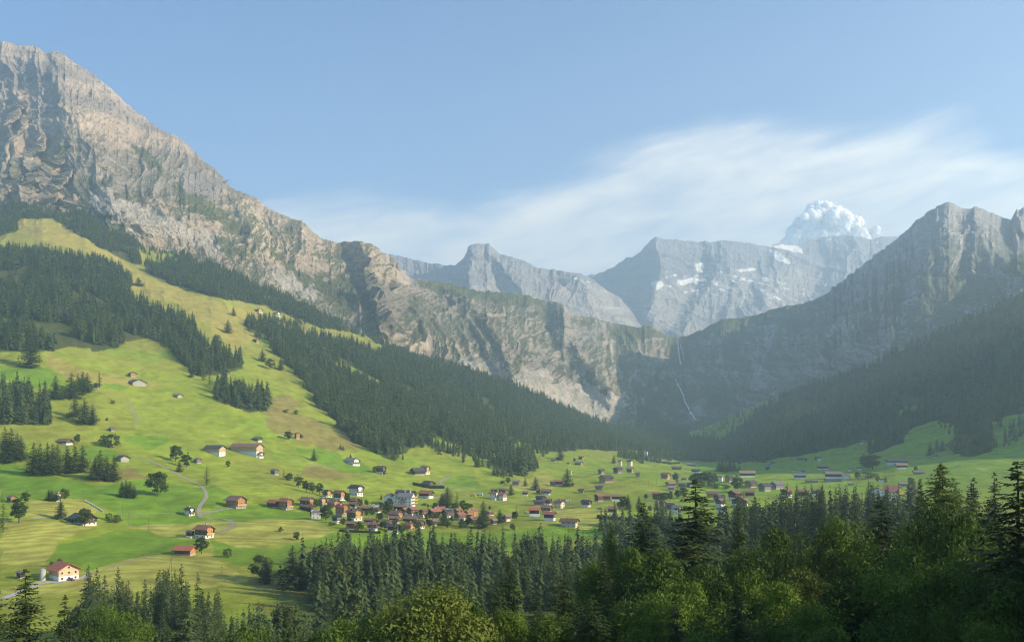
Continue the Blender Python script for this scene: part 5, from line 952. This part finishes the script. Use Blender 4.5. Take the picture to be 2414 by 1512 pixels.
strip('farm_track', [z1(*q) for q in [(20,1225),(90,1200),(160,1170),(230,1140),(260,1125),(350,1118),(460,1108),(540,1090),(600,1065)]], 4.0, CONC, None, None)
strip('farm_path', [z1(*q) for q in [(680,1035),(760,1010),(860,975),(960,948),(1060,938)]], 1.3, GRAVEL, None, None)
strip('field_path', [z1(*q) for q in [(800,672),(900,668),(1000,664),(1100,662),(1205,660)]], 1.0, GRAVEL, None, None)
strip('steep_track', [(515,1608),(525,1632),(536,1655),(546,1680),(553,1700)], 1.1, GRAVEL, None, None); strip('steep_track', [(521,1608),(531,1632),(542,1655),(552,1680),(559,1700)], 1.1, GRAVEL, None, None)
def z2(u, v): return (1500 + u / 4.389, 1860 + v / 4.389)
strip('village_lane', [z2(*q) for q in [(1385,200),(1300,210),(1220,235),(1165,265),(1150,300),(1180,340),(1250,370),(1350,392),(1480,405)]], 3.4, GRAVEL, None, None)
strip('village_lane', [z2(*q) for q in [(1740,430),(1600,470),(1400,475),(1280,485),(1180,515),(1120,560),(1020,575),(720,575)]], 3.4, GRAVEL, None, None)
strip('village_street', [z2(*q) for q in [(-10,735),(60,700),(130,660),(170,640)]], 4, CONC, None, None)
strip('valley_road', [(3040,1868),(3120,1877),(3180,1885),(3240,1895),(3300,1908),(3330,1922)], 4, GRAVEL, None, None)
strip('river_road', [(2590,2010),(2625,2008),(2660,2006),(2700,2012)], 5, GRAVEL, None, None)
strip('hamlet_lane', [(2035,1992),(2080,1998),(2130,2010),(2230,2012),(2262,2012),(2320,2014),(2370,2018),(2430,2020)], 2.6, GRAVEL, None, None)
strip('hamlet_lane', [(2100,2040),(2140,2070),(2180,2084),(2230,2082)], 2.6, GRAVEL, None, None)
strip('barn_lane', [(1062,1822),(1120,1838),(1200,1850),(1290,1858),(1368,1860)], 1.6, GRAVEL, None, None)
# white path wall up the meadow
p0, p1 = at(*z1(555, 581)), at(*z1(682, 655)); m = MB(); n = 24
for i in range(n):
    a_ = p0.lerp(p1, i / n); b_ = p0.lerp(p1, (i + 1) / n); za, zb = ground_z(a_.x, a_.y), ground_z(b_.x, b_.y)
    m.add([(a_.x-.3, a_.y, za-.5), (b_.x-.3, b_.y, zb-.5), (b_.x+.3, b_.y, zb-.5), (a_.x+.3, a_.y, za-.5), (a_.x-.3, a_.y, za+.9), (b_.x-.3, b_.y, zb+.9), (b_.x+.3, b_.y, zb+.9), (a_.x+.3, a_.y, za+.9)], [(0,3,2,1),(4,5,6,7),(0,1,5,4),(1,2,6,5),(2,3,7,6),(3,0,4,7)])
tag(m.build('garden_wall', WOOD['white']), 'thin white wall running down the meadow right of the striped field', 'wall')
def poles(lst, h, lab, grp):
    for i, (x, y) in enumerate(lst):
        p = at(x, y)
        if not p: continue
        m = MB(); m.tube((0, 0, -1), (0, 0, h), .16, .10, 6); m.box(-.7, .7, -.06, .06, h - .8, h - .65); o = m.build('utility_pole', WOOD['grey']); o.location = p; tag(o, lab, 'pole', grp)
poles([z1(810,672), z1(850,740), z1(690,1190), z1(1465,1115), z1(983,780), (1468,2140), (1445,1892), (2264,1990), (2292,1985), (2560,1940), (2594,1945), (2626,1935), (2500,1948)], 8, 'plain wooden utility pole standing in a meadow', 'utility poles in the meadows')
for (x, y, h, lab) in [(z1(545,578)[0], z1(545,578)[1], 8, 'thin white pole with a leaning stay at the top of the white wall'), (z1(1120,1130)[0], z1(1120,1130)[1], 14, 'tall pole with a leaning stay on the mown slope above the bottom wood'), (2054, 2150, 9, 'pale twin pole above the ravine belt')]:
    p = at(x, y); t = tag(empty('twin_pole', p), lab, 'pole'); m = MB(); m.tube((.9, 0, -1), (.9, 0, h), .14, .1, 6); m.build('post', WOOD['grey'], t); m = MB(); m.tube((-1.6, 0, -1), (.85, 0, h * .96), .12, .09, 6); m.build('stay', WOOD['grey'], t)
HEDGE = foliage_mat('hedge_leaves', (.02, .045, .015), (.05, .085, .025), transl=.1, nscale=.8)
def hedge(pts, w, h, lab):
    gg = np.random.default_rng(int(pts[0][0])); C = []
    for (xa, ya), (xb, yb) in zip(pts[:-1], pts[1:]):
        a_, b_ = at(xa, ya), at(xb, yb); n = int((b_ - a_).length / .5) * 90
        t_ = gg.random((n, 1)); c = np.array(a_) * (1 - t_) + np.array(b_) * t_; c[:, 0] += gg.uniform(-w, w, n) / 2; c[:, 1] += gg.uniform(-w, w, n) / 2; c[:, 2] += gg.random(n) * h * (.8 + .3 * np.sin(t_[:, 0] * 60)); C.append(c)
    C = np.concatenate(C); nrm = unit(gg.normal(size=C.shape)); U = unit(np.cross(nrm, gg.normal(size=C.shape))) * .22; V = np.cross(nrm, U / .22) * .22
    v, f = quads(C, U, V); o = bpy.data.objects.new('hedge', np_mesh('hedge', v, f, [HEDGE])); COL.objects.link(o); return tag(o, lab, 'hedge')
hedge([(1652, 1938), (1680, 1945), (1720, 1952), (1776, 1952)], 1.6, 3.4, 'dark clipped hedge curving in front of the low chalet')
hedge([(1200, 2030), (1240, 2046)], 1.0, 1.4, 'low hedge before the long dark barn'); hedge([(1360, 2124), (1420, 2128), (1520, 2132)], 1.2, 1.6, 'hedge along the front row of the village'); hedge([(2628, 1850), (2680, 1856), (2718, 1853)], 3, 4, 'far hedge with garden trees right of the white-gabled house')
hedge([(2390, 2010+60), (2560, 2085)], 2, 2.5, 'rough scrub line below the striped knoll')
CARC = [simple_mat('car_white', (.75, .75, .75), .02, 1, rough=.3, spec=.5), simple_mat('car_blue', (.08, .12, .25), .02, 1, rough=.3, spec=.5), simple_mat('car_red', (.35, .04, .03), .02, 1, rough=.3, spec=.5), simple_mat('car_yellow', (.75, .55, .08), .02, 1, rough=.35, spec=.5)]
TYRE = simple_mat('tyre', (.02, .02, .02), .1, 2)
def car(x, y, rot, ci, lab, sc=1.0, van=False, name='parked_car', cat='car'):
    p = at(x, y); t = tag(empty(name, p, math.radians(rot)), lab, cat); t.scale = (sc,) * 3
    m = MB(); hh = 1.9 if van else 1.0
    m.prism([(-2.15, .35), (2.15, .35), (2.2, .8), (1.3 if not van else 2.1, hh - .1 if van else .95), (.8, 1.0 if not van else hh), (-2.0, 1.0 if not van else hh), (-2.2, .8)], 'y', -.85, .85); m.build('body', CARC[ci], t)
    m = MB(); 
    if van: m.box(.9, 2.16, -.87, .87, 1.15, 1.6)
    else: m.prism([(-1.7, 1.0), (.75, 1.0), (.2, 1.48), (-1.3, 1.48)], 'y', -.75, .75)
    m.build('window', GLASS, t)
    for sx in (-1.35, 1.35):
        for sy in (-.8, .8):
            m = MB(); m.tube((sx, sy - .1, .33), (sx, sy + .1, .33), .33, .33, 10); m.build('wheel', TYRE, t)
car(1712, 2100, -8, 0, 'pale car parked in front of the dark barn at the village edge'); car(2255, 2007, -10, 0, 'white camper van on the lane right of the cream house', 1.3, True, 'camper_van', 'van'); car(2272, 2008, -10, 0, 'second white van right of the camper van', 1.2, True, 'van', 'van'); car(2193, 2079, -15, 2, 'red car in front of the big rose-roofed barn')
car(1683, 1990, -10, 0, 'white car at the left of the red-roofed farm above the hotel'); car(1890, 1984, -20, 3, 'yellow digger-like truck on the gravel clearing', 1.4, True, 'truck', 'truck'); car(1920, 1980, -20, 0, 'white container truck right of the gravel clearing', 1.4, True, 'truck', 'truck'); car(3606, 1978, -5, 3, 'bright yellow truck beside the big white building', 1.9, True, 'truck', 'truck'); car(1490, 2020, 5, 0, 'car parked on the village street near the gardens'); car(2930, 2028, -5, 1, 'blue car by the widest gabled house'); car(285, 2320, -25, 2, 'small red car in the yard of the red-roofed farmhouse', .9)
# waterfall down the headwall
WATER = simple_mat('falling_water', (.80, .84, .88), .1, .05, rough=.4)
def fall(pts, w0, w1, lab, seed):
    gg = random.Random(seed); P3 = []
    for (xa, ya), (xb, yb) in zip(pts[:-1], pts[1:]):
        n = max(2, int(abs(yb - ya) / 2.5))
        for i in range(n):
            q = hit(xa + (xb - xa) * i / n, ya + (yb - ya) * i / n, MASSIF)
            if q: P3.append(q)
    m = MB(); vs = []; L = len(P3)
    for i, q in enumerate(P3):
        w_ = (w0 + (w1 - w0) * i / L) * gg.uniform(.2, .8); q = q + Vector((gg.uniform(-2, 2), -9, 0))
        vs += [(q.x - w_, q.y + 1.5, q.z), (q.x, q.y - 2.5, q.z), (q.x + w_, q.y + 1.5, q.z)]
    fs = []
    for i in range(L - 1):
        for k in (0, 1): fs.append((3*i+k, 3*i+k+1, 3*i+k+4, 3*i+k+3))
    m.add(vs, fs); o = m.build('waterfall', WATER); return tag(o, lab, 'waterfall')
fall([(1597,805),(1599,825),(1602,845),(1605,862)], 5, 4, 'upper waterfall dropping from the lip of the headwall', 1); fall([(1603,812),(1609,830),(1612,850)], 3, 2, 'thin side strand of the upper waterfall', 2)
fall([(1592,893),(1598,908),(1606,922),(1611,935),(1615,948),(1622,962),(1628,972),(1634,982),(1640,992)], 4, 6, 'long lower waterfall slanting down the dark cliff', 3); fall([(1584,868),(1588,878),(1592,890)], 1.6, 1.6, 'faint white thread between the two waterfalls', 4)

# cumulus behind the far range: heaped lobes with broken edges
def cumulus():
    gg = np.random.default_rng(3); Yc = 13500.0; k = Yc / FD; bm = bmesh.new()
    L = [(1925,515,32),(1955,522,34),(1900,535,28),(1990,540,30),(2020,548,26),(2040,556,18),(1880,560,26),(1930,555,36),(1970,560,36),(2005,562,28),(1912,497,18),(1938,494,20),(1962,503,18),(1885,518,12),(1872,538,14),(2012,520,18),(1990,518,16),(2048,548,12),(1862,575,20),(1845,588,22),(1900,590,30),(1950,592,34),(2000,590,30),(2040,580,18)]
    for x, y, r in L:
        for j in range(3 if r > 30 else 2):
            ox, oy = gg.normal(size=2) * r * .22; rr = r * (.62 if j else .95)
            c = Vector(((x + ox - CX) * k, Yc + gg.normal() * 120, (HOR - y - 4 - oy) * k))
            bmesh.ops.create_icosphere(bm, subdivisions=5, radius=rr * k, matrix=Matrix.Translation(c))
    me0 = bpy.data.meshes.new('cloud_blobs'); bm.to_mesh(me0); bm.free(); tmp = bpy.data.objects.new('cloud_blobs', me0); COL.objects.link(tmp)
    md = tmp.modifiers.new('r', 'REMESH'); md.mode = 'VOXEL'; md.voxel_size = 9.0
    dg = bpy.context.evaluated_depsgraph_get(); base = bpy.data.meshes.new_from_object(tmp.evaluated_get(dg)); bpy.data.objects.remove(tmp); bpy.data.meshes.remove(me0)
    n = len(base.vertices); co0 = np.empty(n * 3, np.float32); base.vertices.foreach_get('co', co0); no = np.empty(n * 3, np.float32); base.vertices.foreach_get('normal', no)
    co0 = co0.reshape(-1, 3).astype(float); no = no.reshape(-1, 3)
    d0 = -ridged(co0[:, 0] / 170, co0[:, 1] / 170, co0[:, 2] / 170, o=5, g=.55) * 60 + fbm(co0[:, 0] / 45, co0[:, 1] / 45, co0[:, 2] / 45, o=4, g=.6) * 34 + 14
    def shell(nm, off, seed):
        me = base.copy(); me.name = nm; c = co0 + no * (d0 + off * (1 + 1.2 * fbm(co0[:, 0] / 90 + seed, co0[:, 1] / 90, co0[:, 2] / 90, o=3)))[:, None]
        me.vertices.foreach_set('co', c.astype(np.float32).reshape(-1)); me.polygons.foreach_set('use_smooth', np.ones(len(me.polygons), bool)); me.materials.clear(); return me
    me = shell('cloud', 0, 0)
    m, nt, b = newmat('cloud_white', 1.0, 0.0); b.inputs['Base Color'].default_value = (.97, .97, .96, 1); b.inputs['Subsurface Weight'].default_value = 1.0; b.inputs['Subsurface Radius'].default_value = (1, 1, 1); b.inputs['Subsurface Scale'].default_value = 160
    tr = N(nt, 'ShaderNodeBsdfTranslucent'); tr.inputs['Color'].default_value = (.9, .9, .9, 1); ms = N(nt, 'ShaderNodeMixShader'); ms.inputs[0].default_value = .0
    nt.links.new(b.outputs[0], ms.inputs[1]); nt.links.new(tr.outputs[0], ms.inputs[2]); tp = N(nt, 'ShaderNodeBsdfTransparent'); m2 = N(nt, 'ShaderNodeMixShader'); ge = N(nt, 'ShaderNodeNewGeometry'); sp_ = N(nt, 'ShaderNodeSeparateXYZ'); nt.links.new(ge.outputs['Position'], sp_.inputs[0])
    ns = N(nt, 'ShaderNodeTexNoise', Scale=.006, Detail=5.0); nt.links.new(ge.outputs['Position'], ns.inputs['Vector'])
    mz = N(nt, 'ShaderNodeMath', operation='MULTIPLY_ADD'); mz.inputs[1].default_value = 500; nt.links.new(ns.outputs['Fac'], mz.inputs[0]); nt.links.new(sp_.outputs['Z'], mz.inputs[2])
    mr = N(nt, 'ShaderNodeMapRange'); mr.inputs['From Min'].default_value = 2880; mr.inputs['From Max'].default_value = 3350; mr.inputs['To Min'].default_value = .35; mr.inputs['To Max'].default_value = .0; nt.links.new(mz.outputs[0], mr.inputs['Value'])
    nt.links.new(mr.outputs['Result'], m2.inputs[0]); nt.links.new(ms.outputs[0], m2.inputs[1]); nt.links.new(tp.outputs[0], m2.inputs[2]); nt.links.new(m2.outputs[0], nt.nodes['Material Output'].inputs['Surface'])
    me.materials.append(m); root = tag(empty('cloud', (0, 0, 0)), 'small heaped white cloud behind the snow-flecked range on the right', 'cloud')
    o = bpy.data.objects.new('cloud_core', me); COL.objects.link(o); o.parent = root
    for i, (off, lo, hi) in enumerate([(26, .50, .72)]):
        w_, nt, b = newmat('cloud_wisp', 1.0, 0.0); b.inputs['Base Color'].default_value = (.92, .92, .92, 1)
        ge = N(nt, 'ShaderNodeNewGeometry'); ns = N(nt, 'ShaderNodeTexNoise', Scale=.012, Detail=7.0, Roughness=.7); nt.links.new(ge.outputs['Position'], ns.inputs['Vector'])
        mr = N(nt, 'ShaderNodeMapRange'); mr.inputs['From Min'].default_value = lo; mr.inputs['From Max'].default_value = hi; mr.inputs['To Max'].default_value = .5; nt.links.new(ns.outputs['Fac'], mr.inputs['Value'])
        tr = N(nt, 'ShaderNodeBsdfTranslucent'); tr.inputs['Color'].default_value = (.92, .92, .92, 1); ms = N(nt, 'ShaderNodeMixShader'); ms.inputs[0].default_value = .5; nt.links.new(b.outputs[0], ms.inputs[1]); nt.links.new(tr.outputs[0], ms.inputs[2])
        tp = N(nt, 'ShaderNodeBsdfTransparent'); m2 = N(nt, 'ShaderNodeMixShader'); nt.links.new(mr.outputs['Result'], m2.inputs[0]); nt.links.new(tp.outputs[0], m2.inputs[1]); nt.links.new(ms.outputs[0], m2.inputs[2]); nt.links.new(m2.outputs[0], nt.nodes['Material Output'].inputs['Surface'])
        ws = shell('wisps', off, i * 7 + 3); ws.materials.append(w_); o = bpy.data.objects.new('wisps', ws); COL.objects.link(o); o.parent = root
cumulus()
SKYT = (0.185, 0.43, 0.67); SKYV = (0.0, 0.34); SKYC = (2.8, 3.4, 3.8, 1); CLOUDC = (5.0, 4.7, 4.2, 1)
HAZE = (1.3e-4, (0.635, 0.84, 0.985, 1), 0.40); EXPO = 1.15
# =============================== CAMERA, LIGHT, SKY, AIR ======================================================
cam = bpy.data.cameras.new('camera'); co = bpy.data.objects.new('camera', cam); COL.objects.link(co)
co.rotation_euler = (PI / 2, 0, 0); cam.sensor_width = 36; cam.lens = 36 * FD / W0; cam.shift_y = (HOR - 756) / W0
cam.clip_start = 1; cam.clip_end = 60000; SC.camera = co
sd = Vector((math.sin(SUN_AZ) * math.cos(SUN_EL), math.cos(SUN_AZ) * math.cos(SUN_EL), math.sin(SUN_EL)))
sl = bpy.data.lights.new('sun', 'SUN'); so = bpy.data.objects.new('sun', sl); COL.objects.link(so)
sl.energy = 5.0; sl.angle = math.radians(0.5); sl.color = (1.0, 0.83, 0.60)
so.rotation_euler = (-sd).to_track_quat('-Z', 'Y').to_euler(); so.location = (0, 0, 500)
w = bpy.data.worlds.new('World'); SC.world = w; w.use_nodes = True; nt = w.node_tree; bg = nt.nodes['Background']
sky = N(nt, 'ShaderNodeTexSky'); sky.sky_type = 'NISHITA'; sky.sun_disc = False; sky.sun_elevation = SUN_EL; sky.sun_rotation = SUN_AZ; sky.altitude = 1300; sky.air_density = 1.0; sky.dust_density = 0.6; sky.ozone_density = 1.2
bg.inputs['Strength'].default_value = 0.125
geo = N(nt, 'ShaderNodeTexCoord'); sp = N(nt, 'ShaderNodeSeparateXYZ'); nt.links.new(geo.outputs['Generated'], sp.inputs[0])
def M(op, a, b_=None, c_=None, clamp=False):
    m = N(nt, 'ShaderNodeMath', operation=op); m.use_clamp = clamp
    for i, v in enumerate((a, b_, c_)):
        if v is None: continue
        if hasattr(v, 'links'): nt.links.new(v, m.inputs[i])
        else: m.inputs[i].default_value = v
    return m.outputs[0]
az = M('ARCTAN2', sp.outputs['X'], sp.outputs['Y']); ver = M('ARCTAN2', sp.outputs['Z'], M('SQRT', M('ADD', M('MULTIPLY', sp.outputs['X'], sp.outputs['X']), M('MULTIPLY', sp.outputs['Y'], sp.outputs['Y']))))
cv = N(nt, 'ShaderNodeCombineXYZ'); nt.links.new(az, cv.inputs[0]); nt.links.new(M('SUBTRACT', ver, M('MULTIPLY', az, 0.20)), cv.inputs[1])
mp = N(nt, 'ShaderNodeMapping'); mp.inputs['Scale'].default_value = (2.2, 11, 1); nt.links.new(cv.outputs[0], mp.inputs['Vector'])
n1 = N(nt, 'ShaderNodeTexNoise', Scale=2.0, Detail=7.0, Roughness=0.55, Distortion=0.35); nt.links.new(mp.outputs[0], n1.inputs['Vector'])
mp2 = N(nt, 'ShaderNodeMapping'); mp2.inputs['Scale'].default_value = (5, 18, 1); nt.links.new(cv.outputs[0], mp2.inputs['Vector'])
n2 = N(nt, 'ShaderNodeTexNoise', Scale=2.0, Detail=8.0, Roughness=0.6, Distortion=0.35); nt.links.new(mp2.outputs[0], n2.inputs['Vector'])
# upper edge of the cirrus sheet: elevation as a function of azimuth
fc = N(nt, 'ShaderNodeFloatCurve'); cm = fc.mapping.curves[0]
pts = []
for x, y in [(-400,560),(300,520),(640,478),(900,475),(1100,440),(1300,415),(1450,375),(1600,325),(1750,300),(2000,300),(2250,290),(2414,330),(3200,330)]:
    a_ = math.atan((x - CX) / FD); e_ = math.atan((HOR - y) / FD * math.cos(a_)); pts.append(((a_ + 1) / 2, e_ / .5))
while len(cm.points) < len(pts): cm.points.new(0.5, 0.5)
for q, (px, py) in zip(cm.points, pts): q.location = (px, py)
fc.mapping.update(); nt.links.new(M('MULTIPLY_ADD', az, 0.5, 0.5), fc.inputs['Value'])
edge = M('MULTIPLY', fc.outputs[0], 0.5)
dd = M('ADD', M('SUBTRACT', edge, ver), M('MULTIPLY', M('SUBTRACT', n1.outputs['Fac'], .5), 0.10))
up = N(nt, 'ShaderNodeMapRange'); up.interpolation_type = 'SMOOTHSTEP'; up.inputs['From Min'].default_value = -0.016; up.inputs['From Max'].default_value = 0.030; nt.links.new(dd, up.inputs['Value'])
dn = N(nt, 'ShaderNodeMapRange'); dn.interpolation_type = 'SMOOTHSTEP'; dn.inputs['From Min'].default_value = 0.04; dn.inputs['From Max'].default_value = 0.12; dn.inputs['To Min'].default_value = 1; dn.inputs['To Max'].default_value = .88; nt.links.new(dd, dn.inputs['Value'])
st = N(nt, 'ShaderNodeMapRange'); st.inputs['From Min'].default_value = .32; st.inputs['From Max'].default_value = .68; st.inputs['To Min'].default_value = .45; st.inputs['To Max'].default_value = 1.1; nt.links.new(n2.outputs['Fac'], st.inputs['Value'])
front = N(nt, 'ShaderNodeMapRange'); front.inputs['From Min'].default_value = -.1; front.inputs['From Max'].default_value = .2; nt.links.new(sp.outputs['Y'], front.inputs['Value'])
cmask = M('MULTIPLY', M('MULTIPLY', M('MULTIPLY', up.outputs[0], dn.outputs[0]), st.outputs[0]), M('MULTIPLY', front.outputs[0], .92), clamp=True)
# thin veil that lightens the whole lower sky
veil = N(nt, 'ShaderNodeMapRange'); veil.inputs['From Min'].default_value = .55; veil.inputs['From Max'].default_value = -.05; veil.inputs['To Min'].default_value = SKYV[0]; veil.inputs['To Max'].default_value = SKYV[1]; nt.links.new(ver, veil.inputs['Value'])
tint = N(nt, 'ShaderNodeVectorMath', operation='MULTIPLY'); tint.inputs[1].default_value = SKYT; nt.links.new(sky.outputs['Color'], tint.inputs[0])
c0 = mixcol(nt, veil.outputs[0], tint.outputs['Vector'], SKYC)
c1 = mixcol(nt, cmask, c0, CLOUDC)
nt.links.new(c1, bg.inputs['Color'])
# air
def haze():
    mb = MB(); mb.box(-9000, 9000, -900, 10600, -190, 2150)
    m = bpy.data.materials.new('air'); m.use_nodes = True; t = m.node_tree
    t.nodes.remove(t.nodes['Principled BSDF']); v = N(t, 'ShaderNodeVolumePrincipled')
    v.inputs['Density'].default_value = HAZE[0]; v.inputs['Color'].default_value = HAZE[1]; v.inputs['Anisotropy'].default_value = HAZE[2]
    t.links.new(v.outputs[0], t.nodes['Material Output'].inputs['Volume'])
    return tag(mb.build('haze', m), kind='stuff')
if HAZE[0] > 0: haze()
vs = SC.view_settings; vs.view_transform = 'Standard'; vs.look = 'None'; vs.exposure = EXPO; vs.gamma = 1; vs.use_curve_mapping = False
cy = SC.cycles; cy.max_bounces = 4; cy.diffuse_bounces = 2; cy.glossy_bounces = 1; cy.transmission_bounces = 2; cy.transparent_max_bounces = 8; cy.volume_bounces = 2
cy.use_denoising = True; cy.denoising_prefilter = 'ACCURATE'; cy.pixel_filter_type = 'BLACKMAN_HARRIS'; cy.filter_width = 1.1; cy.use_adaptive_sampling = True; cy.adaptive_threshold = 0.01; cy.sample_clamp_indirect = 4
SC.render.film_transparent = False
